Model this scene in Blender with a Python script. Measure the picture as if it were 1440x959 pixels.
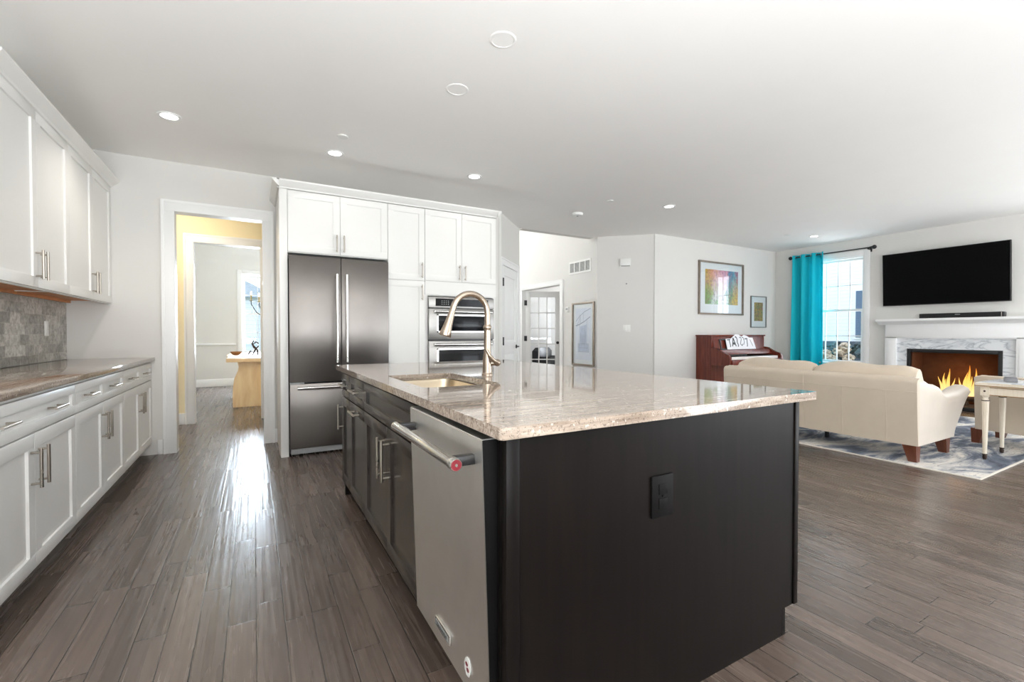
import bpy, bmesh, math, random
from mathutils import Vector, Matrix
for o in list(bpy.data.objects): bpy.data.objects.remove(o)
SC = bpy.context.scene
COL = SC.collection
PI = math.pi
rnd = random.Random(7)

# ------------------------------------------------------------------ camera
F_PX, VX, HY, W_PX, H_PX, CAM_H = 640.0, 357.0, 469.2, 1440.0, 959.0, 1.13
pitch = math.atan((H_PX/2-HY)/F_PX)
yaw = math.atan((W_PX/2-VX)*math.cos(pitch)/F_PX)
cam = bpy.data.cameras.new('camera')
cam.sensor_fit = 'HORIZONTAL'; cam.sensor_width = 36.0; cam.lens = 36.0*F_PX/W_PX
cam.clip_start = 0.05; cam.clip_end = 300
camo = bpy.data.objects.new('camera', cam); COL.objects.link(camo)
camo.location = (0, 0, CAM_H); camo.rotation_euler = (PI/2-pitch, 0, -yaw)
SC.camera = camo

# ------------------------------------------------------------------ colour management, world, lights
SC.view_settings.view_transform = 'Standard'
SC.view_settings.look = 'None'
SC.view_settings.gamma = 1.0
SC.view_settings.use_curve_mapping = False
SC.view_settings.exposure = 0.16
try:
    SC.cycles.use_denoising = True
    SC.cycles.max_bounces = 10
    SC.cycles.diffuse_bounces = 6
    SC.cycles.glossy_bounces = 5
    SC.cycles.transparent_max_bounces = 12
    SC.cycles.sample_clamp_indirect = 6.0
    SC.cycles.caustics_reflective = False
    SC.cycles.caustics_refractive = False
except Exception: pass
world = bpy.data.worlds.new('world'); SC.world = world; world.use_nodes = True
wn = world.node_tree; wn.nodes.clear()
w_out = wn.nodes.new('ShaderNodeOutputWorld'); w_bg = wn.nodes.new('ShaderNodeBackground')
w_tc = wn.nodes.new('ShaderNodeTexCoord'); w_sx = wn.nodes.new('ShaderNodeSeparateXYZ'); w_cr = wn.nodes.new('ShaderNodeValToRGB')
w_cr.color_ramp.elements[0].position = 0.0; w_cr.color_ramp.elements[0].color = (.92, .95, 1, 1)
w_cr.color_ramp.elements[1].position = 0.7; w_cr.color_ramp.elements[1].color = (.62, .78, 1, 1)
wn.links.new(w_tc.outputs['Generated'], w_sx.inputs[0]); wn.links.new(w_sx.outputs['Z'], w_cr.inputs[0])
wn.links.new(w_cr.outputs[0], w_bg.inputs[0]); wn.links.new(w_bg.outputs[0], w_out.inputs[0])
w_bg.inputs[1].default_value = 2.6

def area(name, loc, rot, sx, sy, power, col=(1, 1, 1)):
    l = bpy.data.lights.new(name, 'AREA'); l.shape = 'RECTANGLE'; l.size = sx; l.size_y = sy
    l.energy = power; l.color = col
    o = bpy.data.objects.new(name, l); COL.objects.link(o); o.location = loc; o.rotation_euler = rot
    return o
# area lamps: daylight at the openings (rotation: default area faces -Z), plus added fill lamps
DAY = (.93, .965, 1.0)
area('daylight_rear_glass_doors', (7.2, -3.52, 1.35), (PI/2, 0, 0), 3.2, 2.2, 60, (.9, .95, 1))
area('rear_window_fill', (0.4, -3.52, 1.65), (PI/2, 0, 0), 1.9, 1.4, 15, (1, .98, .96))  # fill lamp added at an unseen window to brighten the kitchen
area('daylight_side_window', (8.98, 0.72, 1.55), (PI/2, 0, PI/2), 1.0, 1.8, 28, DAY)
area('daylight_living_window', (9.28, 4.2, 1.6), (PI/2, 0, PI/2), 0.8, 1.7, 25, DAY)
area('foyer_fill', (2.5, 9.5, 4.2), (0.0, 0.9, 0), 2.5, 2.0, 300, (.9, .95, 1))  # added to brighten the foyer; no opening stands behind it
area('dining_daylight', (0.14, 11.62, 1.6), (-PI/2, 0, 0), 0.7, 1.6, 200, (.74, .87, 1))
area('study_fill', (9.3, 9.6, 1.6), (PI/2, 0, PI/2), 1.4, 1.4, 75, DAY)  # added fill inside the study, which has no window
area('ceiling_fill_kitchen', (0.1, -1.9, .8), (PI-.10, 0, 0), 2.6, 2.4, 380, (.91, .96, 1))  # unseen upward panel, added to brighten the kitchen ceiling
area('ceiling_fill_living', (6.2, -2.4, .7), (PI-.42, 0, 0), 4.4, 2.2, 175, (.91, .96, 1))  # second added upward fill, out of view, for the living room ceiling

# ------------------------------------------------------------------ materials
def lin(c):
    return tuple(((v/255)/12.92 if v/255 <= .04045 else ((v/255+.055)/1.055)**2.4) for v in c)
class NT:
    def __init__(s, name):
        s.m = bpy.data.materials.new(name); s.m.use_nodes = True
        s.t = s.m.node_tree; s.b = s.t.nodes['Principled BSDF']; s.out = s.t.nodes['Material Output']
    def n(s, typ, **kw):
        x = s.t.nodes.new(typ)
        for k, v in kw.items(): setattr(x, k, v)
        return x
    def l(s, a, b): s.t.links.new(a, b)
    def val(s, sock, v):
        if hasattr(v, 'links') or hasattr(v, 'is_linked'): s.l(v, sock)
        else: sock.default_value = v
    def math(s, op, a, b=None, c=None):
        x = s.n('ShaderNodeMath', operation=op)
        s.val(x.inputs[0], a)
        if b is not None: s.val(x.inputs[1], b)
        if c is not None: s.val(x.inputs[2], c)
        return x.outputs[0]
    def coords(s):
        return s.n('ShaderNodeTexCoord').outputs['Object']
    def mapping(s, vec, scale=(1, 1, 1), rot=(0, 0, 0), loc=(0, 0, 0)):
        m = s.n('ShaderNodeMapping'); s.l(vec, m.inputs[0])
        m.inputs['Scale'].default_value = scale; m.inputs['Rotation'].default_value = rot; m.inputs['Location'].default_value = loc
        return m.outputs[0]
    def noise(s, vec, scale=5, detail=4, rough=.55, dist=0):
        x = s.n('ShaderNodeTexNoise'); s.l(vec, x.inputs['Vector'])
        x.inputs['Scale'].default_value = scale; x.inputs['Detail'].default_value = detail
        x.inputs['Roughness'].default_value = rough; x.inputs['Distortion'].default_value = dist
        return x.outputs['Fac']
    def ramp(s, fac, stops):
        r = s.n('ShaderNodeValToRGB'); s.l(fac, r.inputs[0]); e = r.color_ramp.elements
        while len(e) > 1: e.remove(e[-1])
        e[0].position = stops[0][0]; e[0].color = (*stops[0][1], 1)
        for p, c in stops[1:]:
            k = e.new(p); k.color = (*c, 1)
        return r.outputs[0]
    def mix(s, fac, a, b, mode='MIX'):
        x = s.n('ShaderNodeMix', data_type='RGBA', blend_type=mode)
        s.val(x.inputs[0], fac)
        for sock, v in ((x.inputs[6], a), (x.inputs[7], b)):
            if isinstance(v, tuple): sock.default_value = (*v, 1) if len(v) == 3 else v
            else: s.l(v, sock)
        return x.outputs[2]
    def bump(s, h, strength=.2, dist=.01):
        b = s.n('ShaderNodeBump'); b.inputs['Strength'].default_value = strength; b.inputs['Distance'].default_value = dist
        s.l(h, b.inputs['Height']); s.l(b.outputs[0], s.b.inputs['Normal'])
    def base(s, c):
        if isinstance(c, tuple): s.b.inputs['Base Color'].default_value = (*c, 1)
        else: s.l(c, s.b.inputs['Base Color'])
    def set(s, **kw):
        for k, v in kw.items(): s.val(s.b.inputs[k.replace('_', ' ')], v)

def paint(name, rgb, rough=.6, var=.02, metal=0, bumpy=0, spec=.5, scale=3):
    t = NT(name); c = lin(rgb)
    n = t.noise(t.coords(), scale, 3)
    t.base(t.ramp(n, [(.3, tuple(v*(1-var) for v in c)), (.7, tuple(min(1, v*(1+var)) for v in c))]))
    t.set(Roughness=rough, Metallic=metal); t.b.inputs['Specular IOR Level'].default_value = spec
    if bumpy: t.bump(t.noise(t.coords(), 220, 2), bumpy, .002)
    return t.m
M = {}
M['wall'] = paint('wall_paint', (221, 219, 215), .75, .008, bumpy=.05)
M['ceiling'] = paint('ceiling_paint', (246, 244, 241), .85, .006)
M['warm_wall'] = paint('warm_hall_paint', (240, 226, 190), .75, .008)
M['trim'] = paint('trim_white', (240, 240, 239), .4, .006)
M['cab'] = paint('white_cabinet_paint', (233, 232, 229), .4, .008, spec=.35)
M['cab_wood'] = paint('cabinet_underside_wood', (206, 140, 86), .5, .12, scale=8)
M['black'] = paint('black_metal', (22, 22, 24), .35, .05)
M['matte_black'] = paint('matte_black', (16, 15, 15), .5, .05, spec=.12)
M['dark'] = paint('dark_gap', (12, 12, 13), .6, .05)
M['plastic'] = paint('white_plastic', (236, 236, 233), .35, .005)
M['slate'] = paint('slate_grey', (118, 118, 122), .5, .12, scale=30)
M['grey_plastic'] = paint('grey_plastic', (150, 152, 152), .4, .03)

def m_floor():
    t = NT('dark_scraped_hardwood')
    co = t.coords(); s = t.n('ShaderNodeSeparateXYZ'); t.l(co, s.inputs[0]); X, Y = s.outputs[0], s.outputs[1]
    PW = .098
    u = t.math('DIVIDE', X, PW); row = t.math('FLOOR', u); fu = t.math('SUBTRACT', u, row)
    w1 = t.n('ShaderNodeTexWhiteNoise', noise_dimensions='1D'); t.l(row, w1.inputs['W']); r1 = w1.outputs['Value']
    row2 = t.math('ADD', row, 71.3)
    w2 = t.n('ShaderNodeTexWhiteNoise', noise_dimensions='1D'); t.l(row2, w2.inputs['W'])
    L = t.math('MULTIPLY_ADD', w2.outputs['Value'], .55, .55)
    v = t.math('ADD', t.math('DIVIDE', Y, L), t.math('MULTIPLY', r1, 9.0)); pc = t.math('FLOOR', v); fv = t.math('SUBTRACT', v, pc)
    w3 = t.n('ShaderNodeTexWhiteNoise', noise_dimensions='2D'); cb = t.n('ShaderNodeCombineXYZ'); t.l(row, cb.inputs[0]); t.l(pc, cb.inputs[1]); t.l(cb.outputs[0], w3.inputs['Vector'])
    pr = w3.outputs['Value']
    # seams
    du = t.math('MULTIPLY', t.math('MINIMUM', fu, t.math('SUBTRACT', 1, fu)), PW)
    dv = t.math('MULTIPLY', t.math('MINIMUM', fv, t.math('SUBTRACT', 1, fv)), L)
    d = t.math('MINIMUM', du, dv)
    seam = t.math('LESS_THAN', d, .0017)
    # grain: offset per plank
    off = t.n('ShaderNodeVectorMath', operation='ADD'); cb2 = t.n('ShaderNodeCombineXYZ'); t.l(t.math('MULTIPLY', pr, 37), cb2.inputs[2]); t.l(t.math('MULTIPLY', pr, 11), cb2.inputs[1])
    t.l(co, off.inputs[0]); t.l(cb2.outputs[0], off.inputs[1]); vo = off.outputs[0]
    grain = t.noise(t.mapping(vo, (42, 1.4, 1)), 1, 3, .5, .3)
    blot = t.noise(t.mapping(vo, (9, 2.5, 1)), 1, 4, .6)
    c1 = t.ramp(grain, [(.3, lin((80, 68, 61))), (.5, lin((90, 77, 69))), (.72, lin((100, 86, 77)))])
    c2 = t.mix(t.math('MULTIPLY', blot, .4), c1, lin((80, 64, 54)), 'MIX')
    hv = t.n('ShaderNodeHueSaturation'); t.l(c2, hv.inputs['Color']); t.l(t.math('MULTIPLY_ADD', pr, .5, .74), hv.inputs['Value']); hv.inputs['Saturation'].default_value = .95
    t.base(t.mix(seam, hv.outputs[0], lin((34, 28, 25))))
    wav = t.noise(t.mapping(vo, (56, 1.1, 1)), 1, .3, .4, .2)
    big = t.noise(t.mapping(vo, (12, 3, 1)), 1, 1, .5)
    h = t.math('ADD', t.math('MULTIPLY', wav, .8), t.math('MULTIPLY', big, .5))
    edge = t.math('MINIMUM', t.math('MULTIPLY', d, 110), .45)
    h2 = t.math('ADD', h, t.math('MULTIPLY', edge, .45))
    t.set(Roughness=t.math('MULTIPLY_ADD', grain, .10, .22)); t.b.inputs['Specular IOR Level'].default_value = .75
    t.bump(h2, .42, .004)
    return t.m
M['floor'] = m_floor()

def m_granite(name, along):
    t = NT(name); co = t.coords()
    sc = (3.5, 60, 60) if along == 'x' else (60, 3.5, 60)
    st = t.noise(t.mapping(co, sc), 1, 6, .62, .7)
    sp = t.noise(co, 130, 5, .7)
    sp2 = t.noise(co, 60, 3, .6)
    c = t.ramp(st, [(.28, lin((106, 91, 79))), (.43, lin((142, 127, 114))), (.58, lin((163, 149, 136))), (.75, lin((192, 181, 169)))])
    c = t.mix(t.math('MULTIPLY', t.math('GREATER_THAN', sp, .57), .6), c, lin((84, 72, 64)))
    c = t.mix(t.math('MULTIPLY', t.math('GREATER_THAN', sp2, .64), .45), c, lin((214, 208, 200)))
    t.base(c); t.set(Roughness=.05); t.b.inputs['Specular IOR Level'].default_value = .6
    return t.m
M['granite_x'] = m_granite('taupe_granite_across', 'x'); M['granite_y'] = m_granite('taupe_granite_along', 'y')

def m_steel(name, rgb, rough=.28, axis='z', bs=.05, aniso=0):
    t = NT(name); co = t.coords()
    big = t.noise(co, 3.5, 4, .6, .5); c = lin(rgb)
    t.base(t.ramp(big, [(.3, tuple(v*.94 for v in c)), (.7, tuple(min(1, v*1.04) for v in c))]))
    t.set(Metallic=1.0, Roughness=t.math('MULTIPLY_ADD', big, .06, rough-.03))
    t.b.inputs['Anisotropic'].default_value = aniso
    return t.m
M['steel'] = m_steel('brushed_steel', (156, 154, 151), .38, aniso=.5)
M['dish_steel'] = m_steel('dishwasher_steel', (240, 238, 234), .36, aniso=.3)
M['fridge_steel'] = m_steel('fridge_steel', (128, 123, 119), .38, aniso=.75)
M['nickel'] = m_steel('brushed_nickel', (172, 157, 142), .26, 'z', .02)
M['handle'] = m_steel('handle_nickel', (178, 170, 160), .28, 'z', .02)
M['chrome'] = m_steel('polished_steel', (222, 220, 216), .14, 'z', 0)
M['sinksteel'] = m_steel('sink_steel', (200, 186, 164), .3, 'x', .02)

def m_espresso(name, spec, r0, dark, light, bump):
    t = NT(name); co = t.coords()
    g = t.noise(t.mapping(co, (40, 40, 2.2)), 1, 3, .5, .3)
    t.base(t.ramp(g, [(.3, lin(dark)), (.7, lin(light))]))
    t.set(Roughness=r0); t.b.inputs['Specular IOR Level'].default_value = spec
    if bump: t.bump(g, bump, .002)
    return t.m
M['espresso'] = m_espresso('satin_espresso_lit', .7, .22, (41, 35, 31), (47, 40, 36), 0); M['espresso_panel'] = m_espresso('matte_espresso_shaded', .13, .36, (14, 11, 10), (21, 17, 15), .04)  # same wood: fronts coloured lighter for reflected glare, end panel darker for shade
def m_wood(name, a, b, rough=.35, sc=(30, 30, 2.5)):
    t = NT(name); g = t.noise(t.mapping(t.coords(), sc), 1, 5, .6, .6)
    t.base(t.ramp(g, [(.3, lin(a)), (.7, lin(b))])); t.set(Roughness=rough); t.bump(g, .05, .002)
    return t.m
M['mahogany'] = m_wood('mahogany', (84, 34, 24), (128, 58, 42), .25)
M['legwood'] = m_wood('walnut_leg', (82, 42, 27), (110, 62, 42), .35)
M['liveedge'] = m_wood('live_edge_maple', (220, 182, 138), (240, 214, 174), .35, (9, 9, 1.6))
M['bark'] = paint('bark_edge', (150, 104, 66), .7, .2, bumpy=.3, scale=18)
M['leather'] = paint('cream_leather', (206, 192, 174), .45, .03, bumpy=.08, scale=6)
M['leather_lit'] = paint('cream_leather_lit', (206, 196, 184), .45, .03, bumpy=.08, scale=6)  # same cream leather, lightened to paint the light falling on the arms
M['flamecore'] = None
def m_tile():
    t = NT('grey_stone_subway_tile'); co = t.coords()
    s = t.n('ShaderNodeSeparateXYZ'); t.l(co, s.inputs[0]); cb = t.n('ShaderNodeCombineXYZ'); t.l(s.outputs[1], cb.inputs[0]); t.l(s.outputs[2], cb.inputs[1])
    b = t.n('ShaderNodeTexBrick'); t.l(cb.outputs[0], b.inputs['Vector'])
    b.inputs['Scale'].default_value = 1; b.inputs['Brick Width'].default_value = .15; b.inputs['Row Height'].default_value = .075
    b.inputs['Mortar Size'].default_value = .002; b.inputs['Bias'].default_value = 0
    b.inputs['Color1'].default_value = (*lin((164, 162, 156)), 1); b.inputs['Color2'].default_value = (*lin((222, 220, 214)), 1); b.inputs['Mortar'].default_value = (*lin((205, 200, 192)), 1)
    n = t.noise(co, 28, 5, .65, .6)
    t.base(t.mix(.8, b.outputs['Color'], t.ramp(n, [(.32, lin((150, 147, 141))), (.66, (1, 1, 1))]), 'MULTIPLY'))
    t.set(Roughness=.45); t.bump(t.math('SUBTRACT', 1, b.outputs['Fac']), .3, .003)
    return t.m
M['tile'] = m_tile()
def m_marble():
    t = NT('white_veined_marble'); co = t.coords()
    mp = t.mapping(co, (1, 1, 1), (0.75, 0, 0))
    w = t.noise(t.mapping(mp, (2, 2.0, 9)), 1, 5, .55, .7)
    d = t.math('ABSOLUTE', t.math('SUBTRACT', w, .5))
    t.base(t.ramp(d, [(0, lin((172, 176, 182))), (.012, lin((206, 209, 213))), (.05, lin((228, 230, 232)))]))
    t.set(Roughness=.15)
    return t.m
M['marble'] = m_marble()
def m_rug():
    t = NT('abstract_blue_grey_rug'); co = t.coords()
    n = t.noise(t.mapping(co, (.75, 2.0, 1), (0, 0, .25)), 1.25, 8, .62, 2.2)
    f = t.noise(t.mapping(co, (8, 40, 1), (0, 0, .25)), 1, 5, .65, .8)
    c = t.ramp(n, [(.32, lin((48, 54, 68))), (.45, lin((108, 116, 130))), (.54, lin((190, 188, 186))), (.62, lin((222, 217, 209))), (.76, lin((204, 188, 168)))])
    c = t.mix(t.math('MULTIPLY', t.math('LESS_THAN', f, .42), .45), c, lin((88, 92, 102)))
    t.base(c); t.set(Roughness=.95); t.bump(t.noise(co, 300, 2), .4, .004)
    return t.m
M['rug'] = m_rug()
M['rug_edge'] = paint('rug_binding', (214, 208, 198), .9, .03)
def m_teal():
    t = NT('teal_curtain_fabric'); co = t.coords()
    n = t.noise(t.mapping(co, (400, 400, 400)), 1, 2)
    t.base(t.ramp(n, [(.3, lin((4, 196, 212))), (.7, lin((14, 212, 226)))]))
    t.set(Roughness=.7); t.bump(n, .15, .001)
    d = t.n('ShaderNodeBsdfTranslucent'); d.inputs[0].default_value = (*lin((0, 210, 222)), 1)
    mx = t.n('ShaderNodeMixShader'); mx.inputs[0].default_value = .35
    t.l(t.b.outputs[0], mx.inputs[1]); t.l(d.outputs[0], mx.inputs[2]); t.l(mx.outputs[0], t.out.inputs[0])
    return t.m
M['teal'] = m_teal()
def m_glass(name, tint=(.97, .985, 1)):
    t = NT(name); t.t.nodes.remove(t.b)
    g = t.n('ShaderNodeBsdfGlossy'); g.inputs['Roughness'].default_value = .02
    tr = t.n('ShaderNodeBsdfTransparent'); tr.inputs[0].default_value = (*tint, 1)
    lw = t.n('ShaderNodeLayerWeight'); lw.inputs[0].default_value = .5
    fr = t.math('MULTIPLY_ADD', t.math('POWER', lw.outputs['Facing'], 5.0), .9, .035)
    mx = t.n('ShaderNodeMixShader'); t.l(fr, mx.inputs[0]); t.l(tr.outputs[0], mx.inputs[1]); t.l(g.outputs[0], mx.inputs[2]); t.l(mx.outputs[0], t.out.inputs[0])
    return t.m
M['glass'] = m_glass('clear_glass')
def m_emit(name, col, strength):
    t = NT(name); t.base((0.8, 0.8, 0.8)); t.b.inputs['Emission Color'].default_value = (*col, 1); t.b.inputs['Emission Strength'].default_value = strength
    return t.m
M['lens'] = m_emit('lit_lens', (1, .96, .9), 9)
M['screen'] = paint('black_screen', (5, 5, 6), .3, .02, spec=.08)
M['ovenglass'] = paint('oven_glass', (9, 10, 14), .12, .05, spec=.2)
M['red'] = paint('red_enamel', (112, 20, 32), .3, .05)
M['firebrick'] = paint('rust_firebrick', (92, 54, 26), .85, .15, bumpy=.2, scale=12)
M['log'] = paint('charred_log', (92, 72, 56), .9, .3, bumpy=.4, scale=20)
M['cream_wood'] = m_wood('antiqued_cream_wood', (216, 204, 184), (232, 223, 208), .45, (40, 40, 4))
M['gilt'] = paint('worn_gilt', (150, 112, 62), .45, .15, metal=.4, scale=30)
M['bronze'] = paint('dark_bronze', (66, 54, 48), .4, .1, metal=.7)
M['mat'] = paint('picture_mat', (238, 238, 234), .35, .004)
M['frame_silver'] = paint('aged_silver_frame', (142, 130, 118), .4, .12, metal=.6, scale=20)
M['frame_grey'] = paint('grey_frame', (120, 120, 116), .4, .05, metal=.3)
M['siding'] = None
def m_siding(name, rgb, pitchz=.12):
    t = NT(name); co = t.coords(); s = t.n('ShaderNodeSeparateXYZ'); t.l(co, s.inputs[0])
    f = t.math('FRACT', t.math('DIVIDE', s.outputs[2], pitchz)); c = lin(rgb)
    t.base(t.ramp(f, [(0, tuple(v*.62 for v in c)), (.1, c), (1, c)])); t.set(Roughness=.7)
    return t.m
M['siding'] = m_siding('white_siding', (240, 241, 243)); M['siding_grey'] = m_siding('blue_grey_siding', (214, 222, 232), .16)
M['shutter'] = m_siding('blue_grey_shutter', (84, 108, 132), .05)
M['roof'] = paint('dark_roof_shingle', (86, 92, 100), .9, .15, scale=12)
M['pale_roof'] = paint('pale_roof_shingle', (176, 184, 194), .9, .1, scale=12)
def m_leaf(name, a, b):
    t = NT(name); n = t.noise(t.coords(), 14, 4, .6); t.base(t.ramp(n, [(.3, lin(a)), (.7, lin(b))])); t.set(Roughness=.6); return t.m
M['leaf'] = m_leaf('shrub_leaf', (40, 60, 62), (92, 118, 112)); M['bloom'] = m_leaf('dried_hydrangea', (178, 150, 122), (232, 214, 186))
M['lawn'] = m_leaf('lawn_grass', (80, 104, 60), (120, 140, 84))
def m_art(name, scale, cols, seed, stretch=(1, 1, 1)):
    t = NT(name); co = t.mapping(t.coords(), stretch, (0, 0, 0), (seed, seed*.7, seed*.3))
    n = t.noise(co, scale, 5, .62, 1.4); k = len(cols)
    c = t.ramp(n, [(.28+.44*i/(k-1), lin(q)) for i, q in enumerate(cols)])
    sp = t.noise(co, scale*5, 3, .6)
    c = t.mix(t.math('MULTIPLY', t.math('GREATER_THAN', sp, .6), .6), c, lin((70, 90, 120)))
    t.base(c); t.set(Roughness=.25)
    return t.m
def m_art_columns():
    t = NT('abstract_colour_print'); co = t.coords(); sp = t.n('ShaderNodeSeparateXYZ'); t.l(co, sp.inputs[0])
    n = t.noise(t.mapping(co, (11, 1, 5)), 1, 6, .7, 1.2); n2 = t.noise(co, 34, 4, .7)
    x = t.math('ADD', t.math('DIVIDE', t.math('SUBTRACT', sp.outputs[0], .18), .92), t.math('MULTIPLY', t.math('SUBTRACT', n, .5), .8))
    lo = t.ramp(x, [(0, lin((120, 160, 70))), (.22, lin((130, 176, 96))), (.36, lin((222, 228, 214))), (.6, lin((240, 238, 236))), (.72, lin((96, 160, 110))), (.86, lin((226, 186, 76))), (1, lin((236, 200, 90)))])
    hi = t.ramp(x, [(0, lin((214, 176, 84))), (.2, lin((228, 158, 110))), (.4, lin((232, 178, 176))), (.62, lin((222, 150, 170))), (.74, lin((70, 110, 150))), (.9, lin((120, 180, 190))), (1, lin((190, 120, 130)))])
    f = t.math('MULTIPLY_ADD', t.math('SUBTRACT', sp.outputs[2], .5), 2.2, n)
    fc = t.n('ShaderNodeClamp'); t.l(f, fc.inputs[0])
    c = t.mix(fc.outputs[0], lo, hi)
    c = t.mix(t.math('MULTIPLY', t.math('GREATER_THAN', n2, .54), .6), c, t.ramp(n, [(.35, lin((70, 110, 60))), (.5, lin((160, 70, 90))), (.65, lin((50, 80, 130)))]))
    t.base(c); t.set(Roughness=.25); return t.m
M['art_bright'] = m_art_columns()
M['art_dark'] = m_art('abstract_small_print', 16, [(64, 54, 44), (140, 100, 70), (196, 170, 100), (90, 130, 90), (200, 120, 110), (60, 80, 90)], 9.3)
M['sketch'] = paint('pale_wash_drawing', (226, 228, 234), .4, .05, scale=5)
M['wash'] = paint('pale_blue_wash', (196, 203, 218), .5, .08, scale=9)
M['pencil'] = paint('pencil_grey', (150, 155, 166), .7, .1)
M['cream_candle'] = paint('candle_sleeve', (196, 170, 110), .5, .05)
M['paper'] = paint('white_sheet', (238, 236, 240), .5, .01)
M['ivory'] = paint('ivory_keys', (236, 230, 226), .2, .01)
M['black_leather'] = paint('black_leather', (26, 27, 30), .4, .08)
M['stone_top'] = M['marble']

# ------------------------------------------------------------------ mesh building
class MB:
    def __init__(s): s.bm = bmesh.new()
    def box(s, x0, x1, y0, y1, z0, z1, bev=0, seg=2):
        vs = [s.bm.verts.new((x, y, z)) for z in (min(z0, z1), max(z0, z1)) for y in (min(y0, y1), max(y0, y1)) for x in (min(x0, x1), max(x0, x1))]
        fs = [s.bm.faces.new([vs[i] for i in q]) for q in ((0, 2, 3, 1), (4, 5, 7, 6), (0, 1, 5, 4), (2, 6, 7, 3), (0, 4, 6, 2), (1, 3, 7, 5))]
        if bev:
            es = list({e for f in fs for e in f.edges})
            bmesh.ops.bevel(s.bm, geom=es, offset=bev, segments=seg, affect='EDGES', profile=.5, clamp_overlap=True)
        return s
    def rings(s, rings, closed=False, caps=True):
        vv = [[s.bm.verts.new(p) for p in r] for r in rings]; n = len(vv[0])
        m = len(vv)
        for i in range(m if closed else m-1):
            a, b = vv[i], vv[(i+1) % m]
            for j in range(n):
                k = (j+1) % n
                s.bm.faces.new((a[j], a[k], b[k], b[j]))
        if caps and not closed:
            s.bm.faces.new(list(reversed(vv[0]))); s.bm.faces.new(vv[-1])
        return s
    def tube(s, pts, r, seg=12, caps=True, closed=False):
        P = [Vector(p) for p in pts]; n = len(P)
        rr = r if isinstance(r, (list, tuple)) else [r]*n
        T = []
        for i in range(n):
            if closed: d = P[(i+1) % n]-P[i-1]
            else: d = P[min(i+1, n-1)]-P[max(i-1, 0)]
            T.append(d.normalized())
        up = Vector((0, 0, 1)) if abs(T[0].z) < .9 else Vector((1, 0, 0))
        u = (up-T[0]*up.dot(T[0])).normalized(); R = []
        for i in range(n):
            u = (u-T[i]*u.dot(T[i])).normalized(); v = T[i].cross(u)
            R.append([P[i]+(u*math.cos(2*PI*j/seg)+v*math.sin(2*PI*j/seg))*rr[i] for j in range(seg)])
        return s.rings(R, closed, caps)
    def cyl(s, p0, p1, r0, r1=None, seg=20): return s.tube([p0, p1], [r0, r0 if r1 is None else r1], seg)
    def lathe(s, prof, c=(0, 0, 0), seg=28, axis='z'):
        R = []
        for r, z in prof:
            ring = []
            for j in range(seg):
                a = 2*PI*j/seg; p = (r*math.cos(a), r*math.sin(a), z)
                if axis == 'x': p = (p[2], p[0], p[1])
                elif axis == 'y': p = (p[1], p[2], p[0])
                ring.append((c[0]+p[0], c[1]+p[1], c[2]+p[2]))
            R.append(ring)
        return s.rings(R)
    def prism(s, pts, axis, a, b, bev=0):
        def mk(p, t): return {'x': (t, p[0], p[1]), 'y': (p[0], t, p[1]), 'z': (p[0], p[1], t)}[axis]
        A = [s.bm.verts.new(mk(p, a)) for p in pts]; B = [s.bm.verts.new(mk(p, b)) for p in pts]; n = len(pts)
        fs = [s.bm.faces.new(A), s.bm.faces.new(list(reversed(B)))]
        for i in range(n): fs.append(s.bm.faces.new((A[i], B[i], B[(i+1) % n], A[(i+1) % n])))
        if bev:
            bmesh.ops.bevel(s.bm, geom=list({e for f in fs for e in f.edges}), offset=bev, segments=2, affect='EDGES', clamp_overlap=True)
        return s
    def ball(s, c, r, sc=(1, 1, 1), seg=16):
        m = Matrix.Translation(c) @ Matrix.Diagonal((r*sc[0], r*sc[1], r*sc[2], 1))
        bmesh.ops.create_uvsphere(s.bm, u_segments=seg, v_segments=max(6, seg//2), radius=1, matrix=m); return s
    def ring_plate(s, outer, inner, z0, z1):
        """flat plate with a hole, outer/inner = xy loops"""
        def loop(pts, z): 
            v = [s.bm.verts.new((p[0], p[1], z)) for p in pts]
            return v, [s.bm.edges.new((v[i], v[(i+1) % len(v)])) for i in range(len(v))]
        vo, eo = loop(outer, z1); vi, ei = loop(inner, z1); bo, fo = loop(outer, z0); bi, fi = loop(inner, z0)
        bmesh.ops.triangle_fill(s.bm, edges=eo+ei, use_beauty=True); bmesh.ops.triangle_fill(s.bm, edges=fo+fi, use_beauty=True)
        for a, b in ((vo, bo), (bi, vi)):
            n = len(a)
            for i in range(n): s.bm.faces.new((a[i], b[i], b[(i+1) % n], a[(i+1) % n]))
        return s
    def build(s, name, mat, parent=None, smooth=40, sub=0):
        bmesh.ops.recalc_face_normals(s.bm, faces=s.bm.faces[:])
        me = bpy.data.meshes.new(name); s.bm.to_mesh(me); s.bm.free()
        me.materials.append(M[mat] if isinstance(mat, str) else mat)
        if smooth:
            for p in me.polygons: p.use_smooth = True
            try: me.set_sharp_from_angle(angle=math.radians(smooth))
            except Exception: pass
        o = bpy.data.objects.new(name, me); COL.objects.link(o)
        if parent is not None: o.parent = parent
        if sub:
            md = o.modifiers.new('sub', 'SUBSURF'); md.levels = sub; md.render_levels = sub
        return o
def tag(o, label, cat, group=None, kind=None):
    o['label'] = label; o['category'] = cat
    if group: o['group'] = group
    if kind: o['kind'] = kind
    return o
def thing(name, label, cat, loc=(0, 0, 0), rotz=0, group=None):
    o = bpy.data.objects.new(name, None); COL.objects.link(o); o.empty_display_size = .1
    o.location = loc; o.rotation_euler = (0, 0, rotz)
    return tag(o, label, cat, group)
def struct(name, mb, mat, parent=None, smooth=40):
    o = mb.build(name, mat, parent, smooth)
    if parent is None: o['kind'] = 'structure'
    return o
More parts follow.
